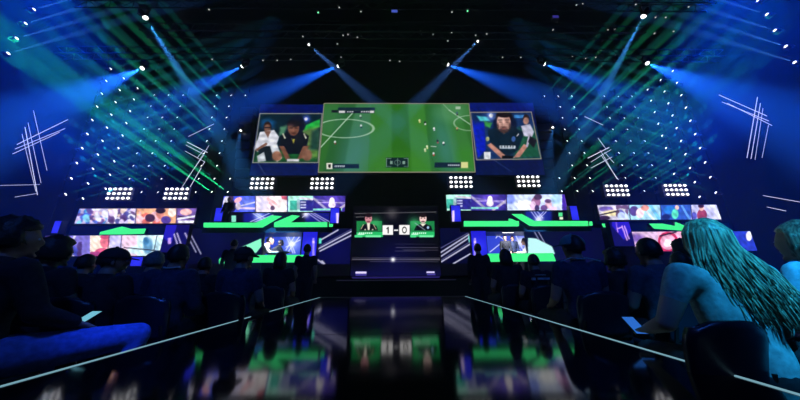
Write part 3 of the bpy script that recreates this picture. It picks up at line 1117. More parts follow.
B_in = beamdata('green_beam', (.03, 1, .42), 75000, 5)
B_in2 = beamdata('teal_beam', (.03, .75, .6), 65000, 5)
B_out = beamdata('teal_side_beam', (.03, .55, .8), 42000, 5)
B_far = beamdata('blue_side_beam', (.06, .3, 1), 90000, 5)
B_gr = beamdata('bright_green_beam', (.02, 1, .35), 330000, 6)
FS = 1.0
XS = (10.6, 11.6, 12.6, 14.95, 15.97, 16.96)
for s in (-1, 1):
    side = 'left' if s < 0 else 'right'
    for i, X in enumerate(XS):
        if i == 0:
            rows = [8, 1, 0] if s > 0 else [8, 1, 0]
        else:
            rows = range(9)
        for k in rows:
            p = Vector((s * X, 16.1, 6.13 + .896 * k))
            d = Vector((s * .53, -1.19, .52)) + (p - CAM).normalized() * .55
            fixture('pin_light', p, d, 'pin light %s on back wall, %s column from big screens, %s from bottom' % (side, ordinal(i), ordinal(k)), 'pin lights on the back wall', FS)
            bd = B_gr if (s < 0 and k == 0 and i in (0, 1)) else (B_in if (k + i) % 2 else B_in2)
            beam(bd, p, d)
    for i, Y in enumerate((15.3, 14.36, 13.56)):
        for k in range(0 if i == 0 else -1, 9):
            p = Vector((s * 17.6, Y, 6.13 + .896 * k))
            d = Vector((-s, -.08, .29)) + (p - CAM).normalized() * .6
            fixture('pin_light', p, d, 'pin light on %s wall, %s column from back corner, %s from bottom' % (side, ordinal(i), ordinal(k + 1)), 'pin lights on the side walls', FS)
            beam(B_out, p, d)
for s, pts in ((1, ((760, 1), (769, 15), (777, 31), (788, 47), (797, 63))), (-1, ((0, 9), (32, 10), (23.5, 24), (14.5, 39), (6, 54)))):
    for k, (a, b) in enumerate(pts):
        if k == 0 and s < 0: continue
        r_ = ray(a, b)
        p = CAM + r_ * (s * 17.6 / r_.x)
        d = Vector((-s, -.08, .29)) + (p - CAM).normalized() * .35
        fixture('pin_light', p, d, 'large pin light in the top %s corner of the hall, %s from the top' % ('left' if s < 0 else 'right', ordinal(k if s > 0 else k - 1)), 'corner pin lights', 1.0)
        beam(B_far, p, d)


MASTM = mat('matt_black_paint', (.0006, .0006, .0008), .95, 0, 0)
for s in (-1, 1):
    side = 'left' if s < 0 else 'right'
    for i, X in enumerate(XS):
        bm = bmesh.new()
        tube(bm, [(s * X, 16.27, 0), (s * X, 16.27, 14.2)], .03, 8)
        tag(link('lighting_mast', bm_mesh(bm, 'lighting_mast'), MASTM), 'thin dark mast of pin lights at the %s back wall, %s from the big screens' % (side, ordinal(i)), 'mast', 'masts carrying the pin lights')
    for i, Y in enumerate((15.3, 14.36, 13.56)):
        bm = bmesh.new()
        tube(bm, [(s * 17.76, Y, 0), (s * 17.76, Y, 14.2)], .03, 8)
        tag(link('lighting_mast', bm_mesh(bm, 'lighting_mast'), MASTM), 'thin dark mast of pin lights at the %s wall, %s from the back corner' % (side, ordinal(i)), 'mast', 'masts carrying the pin lights')


# moving heads
def moving_head_meshes():
    bm = bmesh.new()
    box(bm, -.16, .16, -.12, .12, .3, .4, bev=.01)
    base = bm_mesh(bm, 'base')
    bm = bmesh.new()
    box(bm, -.19, -.14, -.05, .05, -.04, .3, bev=.008)
    box(bm, .14, .19, -.05, .05, -.04, .3, bev=.008)
    box(bm, -.19, .19, -.05, .05, .26, .3, bev=.008)
    yoke = bm_mesh(bm, 'yoke')
    bm = bmesh.new()
    tube(bm, [(0, 0, -.18), (0, 0, -.1), (0, 0, .08), (0, 0, .14)], .09, 16, r2=.12)
    head = bm_mesh(bm, 'lamp_head', True)
    bm = bmesh.new()
    r = bmesh.ops.create_uvsphere(bm, u_segments=16, v_segments=8, radius=.1)
    bmesh.ops.scale(bm, verts=r['verts'], vec=(1, 1, .9))
    bmesh.ops.translate(bm, verts=r['verts'], vec=(0, 0, .15))
    lens = bm_mesh(bm, 'lens', True)
    for a, b in ((base, BLACK), (yoke, BLACK), (head, BLACKP), (lens, WHITE_L)): a.materials.append(b)
    return base, yoke, head, lens


MH = moving_head_meshes()


def moving_head(p, tgt, col, e, ang, label, sc_=1.0, blend=.7, group='moving heads on the trusses'):
    root = empty('moving_head_light', p)
    root.scale = (sc_,) * 3
    tag(root, label, 'stage light', group)
    link('base', MH[0], None, root)
    link('yoke', MH[1], None, root)
    h = link('lamp_head', MH[2], None, root)
    d = (Vector(tgt) - Vector(p)).normalized()
    h.rotation_euler = d.to_track_quat('Z', 'Y').to_euler()
    link('lens', MH[3], None, h)
    l = beamdata('head_beam', col, e, ang, blend, .04)
    o = bpy.data.objects.new('head_beam', l)
    C.objects.link(o)
    o.location = Vector(p) + d * .28 * sc_
    o.rotation_euler = d.to_track_quat('-Z', 'Y').to_euler()
    return root


BLU = (.01, .12, 1)
for i, (a, b, ta, tb, TY, lab) in enumerate(((341, 65, 250, 102, 12.5, 'right one of the three heads left of centre'), (245, 65, 160, 106, 12, 'middle one of the three heads left of centre'), (144, 67.5, 40, 112, 8, 'outer one of the three heads left of centre'),
                                            (445, 63.5, 545, 100, 12.5, 'inner one of the three heads right of centre'), (541.5, 63, 630, 98, 12, 'middle one of the three heads right of centre'), (645.5, 62.5, 750, 106, 8, 'outer one of the three heads right of centre'))):
    moving_head(PY(a, b, 11), PY(ta, tb, TY), BLU, 190000, 20, 'moving head with wide blue beam, ' + lab, .9, 1.0)
moving_head(PY(308, 44, 10), PY(385, 112, 9), (.10, .3, 1), 52000, 7.5, 'moving head with thin blue beam above the left of the centre screen', .5)
moving_head(PY(478.5, 40.5, 10), PY(410, 110, 9), (.10, .3, 1), 52000, 7.5, 'moving head with thin blue beam above the right of the centre screen', .5)
moving_head(PY(645.5, 12.5, 8.7), PY(598, 102, 10.5), (.05, .35, 1), 150000, 8.5, 'moving head with long pale blue beam at upper right')
moving_head(PY(143, 14, 8.7), PY(205, 112, 10.5), (.05, .35, 1), 120000, 10, 'moving head with long pale blue beam at upper left')
moving_head(PY(553, 126, 15.2), PY(547, 168, 15.0), (.05, .3, 1), 8000, 22, 'small head with blue beam pointing down beside the right big screen', .7)
moving_head(PY(241, 129, 15.2), PY(234, 168, 15.0), (.05, .3, 1), 8000, 22, 'small head with blue beam pointing down beside the left big screen', .7)


# trusses
def truss(x0, x1, y, z, lab, h=.4):
    bm = bmesh.new()
    cs = [(-h / 2, -h / 2), (h / 2, -h / 2), (h / 2, h / 2), (-h / 2, h / 2)]
    for a, b in cs: tube(bm, [(x0, y + a, z + b), (x1, y + a, z + b)], .025, 6)
    n = int((x1 - x0) / .5)
    for k in range(n):
        xa, xb = x0 + (x1 - x0) * k / n, x0 + (x1 - x0) * (k + 1) / n
        for j in range(4):
            p, q = cs[j], cs[(j + 1) % 4]
            if k % 2: p, q = q, p
            tube(bm, [(xa, y + p[0], z + p[1]), (xb, y + q[0], z + q[1])], .012, 4, cap=False)
    o = link('lighting_truss', bm_mesh(bm, 'lighting_truss'), mat('truss_metal_' + str(int(y)), (.012, .012, .015), .5, .3))
    return tag(o, lab, 'truss', 'lighting trusses')


T1 = PY(400, 64, 11).z + .6
truss(-17, 17, 11, T1, 'black lighting truss nearest the big screens with six blue lights')
T2 = PY(400, 42, 10).z + .62
truss(-12, 12, 10, T2, 'middle black lighting truss with two thin beams')
T3 = PY(400, 13, 8.7).z + .65
truss(-14, 14, 8.7, T3, 'black lighting truss nearest the camera')
GLM = FL.copy()
GLM.materials.clear()
GLM.materials.append(emat('glint_lens', (205, 210, 205), .8))  # lens glow stands in for glints reflected by the small fixtures
row1 = [(212, 59), (263, 60), (277, 60), (291, 59), (341, 57), (390, 60), (400, 61), (434, 54), (503, 57), (521, 57), (573, 56), (586, 58), (596, 57), (608, 29.5), (615, 29)]
row2 = [(303, 36), (309, 43), (337, 43.5), (343, 35), (348, 34), (357, 37), (421, 31), (433, 34), (448, 40.5), (452, 32), (476, 35), (487, 33.5), (553, 29.5)]
row3 = [(209, 9), (318, 12), (339, 7), (361, 11), (452, 11.5), (468, 10.5), (577, 4.5), (583, 3.5), (636, 4), (689, 6.5), (656, 17), (666, 17), (674, 31), (655, 33)]
for rw, Y, zt, nm in ((row1, 11, T1, 'nearest the big screens'), (row2, 10, T2, 'in the middle'), (row3, 8.7, T3, 'nearest the camera')):
    for i, (a, b) in enumerate(rw):
        p = PY(a, b, Y)
        g = (a, b) in ((468, 10.5), (318, 12))
        d = (CAM + Vector((random.uniform(-6, 6), 6, -1)) - p)
        fixture('spot_light', p, d, 'small spotlight on the truss %s, %s from the left' % (nm, ordinal(i) if i < 12 else ('last' if i == len(rw) - 1 else 'last but one' if i == len(rw) - 2 else 'last but two')), 'small spotlights on the trusses', .5, FLG if g else GLM)
for a, b, lb in ((394.5, 11.3, 'small blue lit box lamp above the centre screen'), (555.5, 16.8, 'small violet lit box lamp at upper right of the centre screen')):
    p = PY(a, b, 8.4)
    root = empty('batten_light', p)
    tag(root, lb, 'stage light')
    boxobj('housing', (-.14, .14, 0, .12, -.08, .08), BLACK, root)
    boxobj('light_panel', (-.12, .12, -.02, 0, -.06, .06), emat('batten_' + lb[6:10].strip(), (70, 90, 190) if a < 500 else (50, 45, 130), 1), root)


# blinder arrays
def lamp_mesh():
    bm = bmesh.new()
    r = bmesh.ops.create_uvsphere(bm, u_segments=14, v_segments=8, radius=.08)
    bmesh.ops.scale(bm, verts=r['verts'], vec=(1.1, .5, .88))
    return bm_mesh(bm, 'lamp', True)


LM = lamp_mesh()
LM.materials.append(WHITE_L)
for cx, cy, lab in ((119, 193.5, 'leftmost'), (176, 193.5, 'second from the left'), (262, 183.3, 'under the left big screen, outer one'), (322, 183.3, 'under the left big screen, inner one'),
                    (461, 182, 'under the right big screen, inner one'), (528.5, 181.2, 'under the right big screen, outer one'), (617.5, 190.3, 'second from the right'), (676.5, 189.8, 'rightmost')):
    c0 = PY(cx, cy, 14.8)
    root = empty('blinder_light', c0)
    tag(root, 'block of fifteen round white lamps, ' + lab, 'stage light', 'fifteen lamp blocks')
    boxobj('housing', (-.78, .78, .06, .3, -.42, .42), BLACK, root)
    for j in (-1, 0, 1):
        for i in range(-2, 3):
            link('lamp', LM, None, root, (i * .295, 0, j * .28))

# speaker arrays
for s, px in ((-1, 243), (1, 546)):
    root = empty('line_array_speaker', PY(px, 150, 15.6))
    tag(root, 'tall dark hanging speaker column beside the %s big screen' % ('left' if s < 0 else 'right'), 'speaker', 'hanging speaker columns')
    for k in range(9):
        bm = bmesh.new()
        z = 2.7 - k * .6
        y = .012 * k * k
        box(bm, -.45, .45, y - .3, y + .25, z - .28, z + .28, bev=.03)
        link('speaker_cabinet', bm_mesh(bm, 'speaker_cabinet'), BLACKP, root)
    boxobj('rigging_frame', (-.4, .4, -.2, .2, 3.02, 3.1), BLACK, root)

# wide blue washes from lamps out of frame over the side seats (hung lamps of the hall)
for s in (-1, 1):
    fixture('wash_light', (s * 15.5, 7.5, 16.5), (s * .1, .35, -1), 'wide wash light hung high before the %s wall' % ('left' if s < 0 else 'right'), 'wide wash lights', 2.5)
    beam(beamdata('blue_wash', (.0, .055, 1), 52000, 66, 1.0, .1), (s * 15.5, 7.5, 16.5), (s * .05, .35, -1), .55)
    fixture('wash_light', (s * 11, 3.5, 15.5), (s * 1, .6, -.2), 'wide wash light hung high over the %s seats' % ('left' if s < 0 else 'right'), 'wide wash lights', 2.5)
    beam(beamdata('blue_wash', (.0, .055, 1), 20000, 48, 1.0, .1), (s * 11, 3.5, 15.5), (s * 1, .9, -.35), .55)
#PEOPLE#
# ------------------------------------------------------------------ people
def skin_eval(verts, edges, sub=1):
    """verts: (co, r) with r a radius or an (x, y) pair; tapered limbs and joints, welded later by one remesh"""
    bm = bmesh.new()
    N = 18
    def rad(i, limb):
        r = verts[i][1]
        if isinstance(r, tuple):
            return (r[1] * .72, r[1] * .72) if limb else r
        return (r, r)
    for co_, r in verts:
        rr = r if isinstance(r, tuple) else (r, r)
        ellipsoid(bm, co_, (rr[0], rr[1], min(rr)), 18, 12)
    for i, j in edges:
        p, q = Vector(verts[i][0]), Vector(verts[j][0])
        torso = isinstance(verts[i][1], tuple) and (isinstance(verts[j][1], tuple) or abs(p.x - q.x) < .01)
        ra, rb = rad(i, not torso), rad(j, not torso)
        if torso and not isinstance(verts[j][1], tuple): ra = (ra[0] * .62, ra[1] * .8)
        d = (q - p).normalized()
        ax = Vector((1, 0, 0)) if abs(d.x) < .8 else Vector((0, 0, 1))
        ay = d.cross(ax).normalized()
        ax = ay.cross(d).normalized()
        rings = []
        for k in range(6):
            t = k / 5
            c = p.lerp(q, t)
            bulge = 1 + .06 * math.sin(PI * t)
            x, y = (ra[0] + (rb[0] - ra[0]) * t) * bulge, (ra[1] + (rb[1] - ra[1]) * t) * bulge
            rings.append([bm.verts.new(c + ax * math.cos(2 * PI * m / N) * x + ay * math.sin(2 * PI * m / N) * y) for m in range(N)])
        for k in range(5):
            for m in range(N):
                bm.faces.new((rings[k][m], rings[k][(m + 1) % N], rings[k + 1][(m + 1) % N], rings[k + 1][m]))
        bm.faces.new(rings[0])
        bm.faces.new(rings[-1])
    return bm_mesh(bm, 'tmp')


def remesh(meshes, vox, smooth=6):
    bm = bmesh.new()
    for m in meshes: bm.from_mesh(m)
    me = bpy.data.meshes.new('tmp')
    bm.to_mesh(me)
    bm.free()
    o = bpy.data.objects.new('tmp', me)
    C.objects.link(o)
    r = o.modifiers.new('r', 'REMESH')
    r.mode = 'VOXEL'
    r.voxel_size = vox
    if smooth:
        s = o.modifiers.new('s', 'SMOOTH')
        s.iterations = smooth
        s.factor = .5
    dg = bpy.context.evaluated_depsgraph_get()
    out = bpy.data.meshes.new_from_object(o.evaluated_get(dg))
    bpy.data.objects.remove(o)
    bm = bmesh.new()
    bm.from_mesh(out)
    left, best = set(bm.verts), []
    while left:
        st_ = [left.pop()]
        isl = list(st_)
        while st_:
            v = st_.pop()
            for e in v.link_edges:
                q = e.other_vert(v)
                if q in left:
                    left.discard(q)
                    st_.append(q)
                    isl.append(q)
        if len(isl) > len(best): best = isl
    keep = set(best)
    bmesh.ops.delete(bm, geom=[v for v in bm.verts if v not in keep], context='VERTS')
    bm.to_mesh(out)
    bm.free()
    for p in out.polygons: p.use_smooth = True
    return out


def ellipsoid(bm, c, r, seg=20, ring=14, rot=None, fn=None):
    q = bmesh.ops.create_uvsphere(bm, u_segments=seg, v_segments=ring, radius=1)
    for v in q['verts']:
        p = v.co.copy()
        if fn: p = fn(p)
        p = Vector((p.x * r[0], p.y * r[1], p.z * r[2]))
        if rot: p = rot @ p
        v.co = p + Vector(c)
    return q['verts']


def head_mesh(H):
    """head facing +Y, centre at origin, transformed by H"""
    bm = bmesh.new()
    def shp(p):
        x, y, z = p
        if z < 0:
            k = 1 + z * .34
            x *= k
            y = y * (1 + z * .16) + (-z) * .10
            if y < 0: y *= 1 + z * .45
        return Vector((x, y, z))
    ellipsoid(bm, (0, 0, 0), (.075, .097, .118), 24, 18, fn=shp)
    ellipsoid(bm, (0, .098, -.012), (.013, .02, .026), 8, 8)
    ellipsoid(bm, (0, .085, .012), (.046, .014, .012), 10, 8)
    ellipsoid(bm, (0, .092, -.055), (.024, .012, .008), 10, 8)
    ellipsoid(bm, (0, .082, -.095), (.026, .02, .018), 10, 8)
    for s in (-1, 1): ellipsoid(bm, (s * .077, -.005, -.01), (.011, .02, .032), 10, 10)
    bm.transform(H)
    me = bpy.data.meshes.new('tmp')
    bm.to_mesh(me)
    bm.free()
    return me


def pose_joints(kind, side_sign=1):
    V = Vector
    J = {}
    if kind in ('seat', 'seat_phone', 'lean'):
        J = dict(pelvis=((0, 0, .55), (.15, .11)), waist=((0, .0, .72), (.135, .1)), chest=((0, .01, .93), (.155, .11)), neck=((0, .0, 1.07), .058), neck2=((0, .02, 1.13), .052))
        for s, n in ((-1, 'l'), (1, 'r')):
            J['sh' + n] = ((s * .175, .0, 1.015), .058)
            J['el' + n] = ((s * .235, .06, .74), .042)
            J['wr' + n] = ((s * .15, .29, .665), .028)
            J['hip' + n] = ((s * .1, .03, .53), .095)
            J['kn' + n] = ((s * .13, .47, .53), .062)
            J['cf' + n] = ((s * .13, .46, .33), .055)
            J['an' + n] = ((s * .13, .49, .09), .038)
            J['to' + n] = ((s * .135, .64, .045), .036)
    if kind == 'woman':
        J = pose_joints('seat')
        J['ell'] = ((-.31, .03, .77), .044)
        J['wrl'] = ((-.25, .28, .70), .027)
        J['shl'] = ((-.195, .0, 1.02), .06)
    if kind == 'stand':
        J = dict(pelvis=((0, 0, .93), (.14, .1)), waist=((0, 0, 1.08), (.125, .1)), chest=((0, .0, 1.3), (.15, .11)), neck=((0, .0, 1.45), .058), neck2=((0, .015, 1.52), .052))
        for s, n in ((-1, 'l'), (1, 'r')):
            J['sh' + n] = ((s * .175, .0, 1.39), .058)
            J['el' + n] = ((s * .23, .0, 1.12), .042)
            J['wr' + n] = ((s * .2, .14, .93), .028)
            J['hip' + n] = ((s * .09, 0, .9), .092)
            J['kn' + n] = ((s * .1, .02, .5), .062)
            J['cf' + n] = ((s * .1, 0, .33), .055)
            J['an' + n] = ((s * .1, -.02, .09), .038)
            J['to' + n] = ((s * .11, .13, .045), .036)
    if kind in ('desk', 'seat_lean'):
        J = pose_joints('seat')
        a = .5 if kind == 'desk' else .28
        for k in list(J):
            if k[:2] in ('wa', 'ch', 'ne', 'sh', 'el', 'wr'):
                p, r = J[k]
                t = min(1, max(0, (p[2] - .55) / .3))
                z, y = p[2] - .55, p[1]
                J[k] = ((p[0], y * math.cos(a * t) + z * math.sin(a * t), .55 + z * math.cos(a * t) - y * math.sin(a * t)), r)
        for s, n in ((-1, 'l'), (1, 'r')):
            J['wr' + n] = ((s * .1, .6, .76), .028) if kind == 'desk' else ((s * .14, .38, .66), .028)
            J['el' + n] = ((s * .25, .35, .74), .042) if kind == 'desk' else J['el' + n]
    if kind == 'seat_phone':
        J['ell'] = ((-.22, .1, .77), .042)
        J['wrl'] = ((.10, .28, .70), .028)
        J['elr'] = ((.24, .08, .77), .042)
        J['wrr'] = ((.27, .27, .69), .028)
        J['hipr'] = ((.13, .04, .54), .095)
        J['knr'] = ((.43, .54, .57), .066)
        J['cfr'] = ((.40, .50, .38), .055)
        J['anr'] = ((.40, .52, .09), .038)
        J['tor'] = ((.42, .67, .045), .036)
    return J


CHAIN = [('pelvis', 'waist'), ('waist', 'chest'), ('chest', 'neck'), ('neck', 'neck2')]
for n in 'lr':
    CHAIN += [('chest', 'sh' + n), ('sh' + n, 'el' + n), ('el' + n, 'wr' + n), ('pelvis', 'hip' + n), ('hip' + n, 'kn' + n), ('kn' + n, 'cf' + n), ('cf' + n, 'an' + n), ('an' + n, 'to' + n)]


def sub_skin(J, names, edges, grow, root):
    idx = {n: i for i, n in enumerate(names)}
    vv = []
    for n in names:
        p, r = J[n]
        r = tuple(q + grow for q in r) if isinstance(r, tuple) else r + grow
        vv.append((p, r))
    return skin_eval(vv, [(idx[a], idx[b]) for a, b in edges if a in idx and b in idx])


def hand_mesh(wr, el, s):
    """palm, four bent fingers and a thumb from the wrist on, in the forearm's direction"""
    wr, el = Vector(wr), Vector(el)
    d = (wr - el).normalized()
    side = d.cross(Vector((0, 0, 1))).normalized()
    up = side.cross(d).normalized()
    bm = bmesh.new()
    rot = Matrix((side, d, up)).transposed()
    ellipsoid(bm, wr + d * .045, (.04, .052, .017), 14, 10, rot)
    for k, (x, L) in enumerate(((-.031, .062), (-.011, .074), (.010, .07), (.030, .054))):
        b = wr + d * .08 + side * x
        tube(bm, [b - d * .02, b + d * L * .45, b + d * L * .8 - up * .018, b + d * L * .85 - up * .045], .0095, 8, .0075)
    b = wr + d * .03 - side * s * .034
    tube(bm, [b, b + d * .025 - side * s * .022 - up * .008, b + d * .055 - side * s * .026 - up * .02], .011, 8, .0085)
    me = bpy.data.meshes.new('tmp')
    bm.to_mesh(me)
    bm.free()
    return me


BODY = {}


def body_parts(kind, turn=0.0, nod=0.0, tilt=0.0, vox=.0095):
    key = (kind, round(turn, 1), round(nod, 1), round(tilt, 1))
    if key in BODY: return BODY[key]
    J = pose_joints(kind)
    names = ['pelvis'] + [n for n in J if n != 'pelvis']
    b = sub_skin(J, names, CHAIN, 0, 'pelvis')
    n2 = Vector(J['neck2'][0])
    H = Matrix.Translation(n2 + Vector((0, .02, .065))) @ Matrix.Rotation(turn, 4, 'Z') @ Matrix.Rotation(tilt, 4, 'Y') @ Matrix.Rotation(-nod, 4, 'X') @ Matrix.Translation((0, .0, .0))
    ms = [b, head_mesh(H)]
    for s, n in ((-1, 'l'), (1, 'r')): ms.append(hand_mesh(J['wr' + n][0], J['el' + n][0], s))
    body = remesh(ms, vox, 8)
    shirt_n = ['pelvis', 'waist', 'chest', 'neck', 'shl', 'shr', 'ell', 'elr']
    J2 = dict(J)
    J2['neck'] = ((J['neck'][0][0], J['neck'][0][1], J['neck'][0][2] - .025), .062)
    for n in 'lr':   # short sleeves: end the chain above the elbow
        a, c = Vector(J['sh' + n][0]), Vector(J['el' + n][0])
        J2['el' + n] = (tuple(a.lerp(c, .6)), .043)
    shirt = remesh([sub_skin(J2, shirt_n, CHAIN, .009, 'pelvis')], .014, 7)
    J3 = dict(J)
    for n in 'lr':
        a, c = Vector(J['el' + n][0]), Vector(J['wr' + n][0])
        J3['wr' + n] = (tuple(a.lerp(c, .9)), .03)
    J3['neck'] = J2['neck']
    jacket = remesh([sub_skin(J3, shirt_n + ['wrl', 'wrr'], CHAIN, .014, 'pelvis')], .014, 7)
    tr = remesh([sub_skin(J, ['pelvis', 'hipl', 'hipr', 'knl', 'knr', 'cfl', 'cfr', 'anl', 'anr'], CHAIN, .014, 'pelvis')], .014, 4)
    shoes = []
    for n in 'lr':
        bm = bmesh.new()
        a, t = Vector(J['an' + n][0]), Vector(J['to' + n][0])
        m = (a + t) / 2
        q = ellipsoid(bm, (m.x, m.y + .0, .05), (.05, .145, .05), 14, 10)
        for v in q: v.co.z = max(v.co.z, .004)
        ellipsoid(bm, (a.x, a.y, .09), (.045, .055, .055), 12, 8)
        shoes.append(bm_mesh(bm, 'shoe', True))
    BODY[key] = (body, shirt, jacket, tr, shoes, H)
    return BODY[key]


def hair_mesh(kind, H, seed=0):
    bm = bmesh.new()
    rs = random.Random(seed)
    amp = dict(short=.004, curly=.018, bald=0, long=.006, bob=.005, cap=.003).get(kind, .004)
    R0 = dict(short=(.084, .106, .127), curly=(.105, .122, .142), long=(.09, .112, .13), bob=(.092, .112, .13), cap=(.08, .1, .12))[kind]
    def shp(p):
        x, y, z = p
        front = y > .35 and z < .45
        low = z < (-.35 if kind in ('short', 'cap') else -.5)
        k = 1 + amp * 10 * noise.noise(Vector(p) * (5 if kind == 'curly' else 3) + Vector((seed, 0, 0)))
        if front: k *= .72
        if low and kind in ('short', 'cap', 'curly'): k *= .74
        return Vector((x * k, y * k, z * k))
    ellipsoid(bm, (0, -.012, .006), R0, 28, 22, fn=shp)
    if kind in ('long', 'bob'):
        L = .42 if kind == 'long' else .13
        for k in range(46):
            a = PI * (.02 + .96 * k / 45) + PI
            x, y = math.cos(a) * .082, math.sin(a) * .1 - .012
            l = L * rs.uniform(.8, 1.05)
            tube(bm, [(x * .5, y * .6, .1), (x, y, .03), (x * 1.08, y * 1.1, -l * .4), (x * 1.15 + rs.uniform(-.01, .01), y * 1.15, -l * .8), (x * 1.1, y * 1.05, -l)], .016, 6, .007)
    bm.transform(H)
    return bm_mesh(bm, 'hair', True)


def cap_mesh(H, back=False):
    bm = bmesh.new()
    def shp(p):
        return Vector((p.x, p.y, p.z if p.z > 0 else p.z * .12))
    ellipsoid(bm, (0, -.005, .035), (.092, .112, .102), 28, 18, fn=shp)
    ellipsoid(bm, (0, -.005, .138), (.012, .012, .008), 8, 6)
    # visor
    n = 12
    top, bot = [], []
    for k in range(n + 1):
        a = PI * k / n
        x = math.cos(a) * .078
        y = .075 + math.sin(a) * .1
        top.append(bm.verts.new((x, y, .045 - .22 * x * x - .02 * math.sin(a))))
        bot.append(bm.verts.new((x, y, .038 - .22 * x * x - .02 * math.sin(a))))
    bm.faces.new(top)
    bm.faces.new(bot[::-1])
    for k in range(n): bm.faces.new((top[k], top[k + 1], bot[k + 1], bot[k]))
    bm.faces.new((top[n], top[0], bot[0], bot[n]))
    bm.transform(H)
    return bm_mesh(bm, 'cap', True)


SKIN = mat('skin', (.42, .25, .19), .55, 0, .4, .08)
EYE = mat('eye_white', (.7, .7, .7), .3)
CL = {}


def cloth(name, col, rough=.85):
    if name not in CL: CL[name] = mat(name, col, rough, 0, .25, .25, 30, .3)
    return CL[name]


BLK = cloth('black_cloth', (.018, .02, .028))
NAVY = cloth('navy_cloth', (.03, .045, .10))
JEAN = cloth('blue_denim', (.09, .16, .5))
HAIRD = mat('dark_hair', (.012, .010, .010), .5, 0, .5, .3, 60, .5)


def mesh_mat(me, m):
    me = me.copy()
    me.materials.clear()
    me.materials.append(m)
    return me


def person(px, py, D, label, kind='seat', hair='short', haircol=HAIRD, shirt=BLK, top='shirt', trousers=BLK, turn=0.0, nod=0.0, tilt=0.0, rz=0.0, group='seated audience', cap=None, floor=0.0, skin=SKIN, smin=.93, smax=1.1, category='person', cap_turn=0.0):
    P = PD(px, py, D)
    hz = {'seat': 1.325, 'seat_phone': 1.325, 'woman': 1.325, 'stand': 1.715, 'desk': 1.21, 'seat_lean': 1.28}[kind]
    body, sh, jk, tr, shoes, H = body_parts(kind, turn, nod, tilt)
    s = max(smin, min(smax, (P.z - floor) / hz))
    hp = H.to_translation()
    root = empty('person', (0, 0, floor), rz)
    root.scale = (s, s, s)
    off = Matrix.Rotation(rz, 3, 'Z') @ Vector((hp.x, hp.y, 0)) * s
    root.location = (P.x - off.x, P.y - off.y, floor)
    tag(root, label, category, group)
    link('body', mesh_mat(body, skin), None, root)
    for q in (-1, 1):
        bm = bmesh.new()
        ellipsoid(bm, (q * .03, .083, .008), (.012, .010, .008), 10, 8)
        bm.transform(H)
        link('eye', bm_mesh(bm, 'eye', True), EYE, root)
    if hair: link('hair', hair_mesh(hair, H, random.randint(0, 99)), haircol, root)
    if cap: link('cap', cap_mesh(H @ Matrix.Rotation(cap_turn, 4, 'Z')), cap, root)
    link('shirt' if top == 'shirt' else 'jacket', mesh_mat(sh if top == 'shirt' else jk, shirt), None, root)
    link('trousers', mesh_mat(tr, trousers), None, root)
    for q in shoes: link('shoe', mesh_mat(q, BLK), None, root)
    return root, s


# chairs
def chair_meshes():
    bm = bmesh.new()
    box(bm, -.23, .23, -.2, .22, .42, .465, bev=.018)
    seat = bm_mesh(bm, 'seat', False)
    bm = bmesh.new()
    n, m_ = 14, 10
    fr, bk = [], []
    for j in range(m_ + 1):
        v = j / m_
        z = .50 + v * .36
        hw = .235 * math.sqrt(max(0.02, 1 - max(0, (v - .62) / .38) ** 2.6 * .55)) * (.9 + .1 * v)
        rowf, rowb = [], []
        for i in range(n + 1):
            u = -1 + 2 * i / n
            x = u * hw
            zz = z - (.035 * u ** 4 if v > .9 else 0)
            y = -.235 - .06 * v + .05 * u * u
            rowf.append(bm.verts.new((x, y + .02, zz)))
            rowb.append(bm.verts.new((x, y - .012, zz)))
        fr.append(rowf)
        bk.append(rowb)
    for j in range(m_):
        for i in range(n):
            bm.faces.new((fr[j][i], fr[j][i + 1], fr[j + 1][i + 1], fr[j + 1][i]))
            bm.faces.new((bk[j][i], bk[j + 1][i], bk[j + 1][i + 1], bk[j][i + 1]))
    for i in range(n):
        bm.faces.new((fr[0][i], bk[0][i], bk[0][i + 1], fr[0][i + 1]))
        bm.faces.new((fr[m_][i], fr[m_][i + 1], bk[m_][i + 1], bk[m_][i]))
    for j in range(m_):
        bm.faces.new((fr[j][0], fr[j + 1][0], bk[j + 1][0], bk[j][0]))
        bm.faces.new((fr[j][n], bk[j][n], bk[j + 1][n], fr[j + 1][n]))
    back = bm_mesh(bm, 'backrest', True)
    legs = []
    for sx in (-1, 1):
        for sy in (-1, 1):
            bm = bmesh.new()
            tube(bm, [(sx * .2, sy * .17, .43), (sx * .225, sy * .22, 0)], .012, 8)
            legs.append(bm_mesh(bm, 'leg'))
    bm = bmesh.new()
    for sx in (-1, 1): tube(bm, [(sx * .2, -.17, .43), (sx * .2, -.215, .5), (sx * .19, -.24, .62)], .012, 8)
    box(bm, -.2, .2, -.225, -.205, .485, .505)
    fr_ = bm_mesh(bm, 'back_frame')
    return seat, back, legs, fr_


CHM = chair_meshes()
CHP = mat('dark_chair_plastic', (.01, .015, .03), .32, 0, .5)
for q in (CHM[0], CHM[1]): q.materials.append(CHP)
for q in CHM[2] + [CHM[3]]: q.materials.append(BLACK)


def chair(root, s, label):
    c = empty('audience_chair')
    tag(c, label, 'chair', 'dark audience chairs')
    c.rotation_euler = root.rotation_euler
    c.location = root.location
    c.scale = (1.0, 1.0, 1.0)
    link('seat', CHM[0], None, c)
    link('backrest', CHM[1], None, c)
    for l in CHM[2]: link('leg', l, None, c)
    link('back_frame', CHM[3], None, c)
    return c


GREY = cloth('grey_cloth', (.08, .12, .14))
TEALCAP = mat('teal_cap', (.12, .28, .30), .8, 0, .2, .15, 30)
BLACKCAP = mat('black_cap', (.015, .016, .022), .8)
GREYH = mat('grey_hair', (.12, .16, .18), .6, 0, .4, .3, 60, .4)

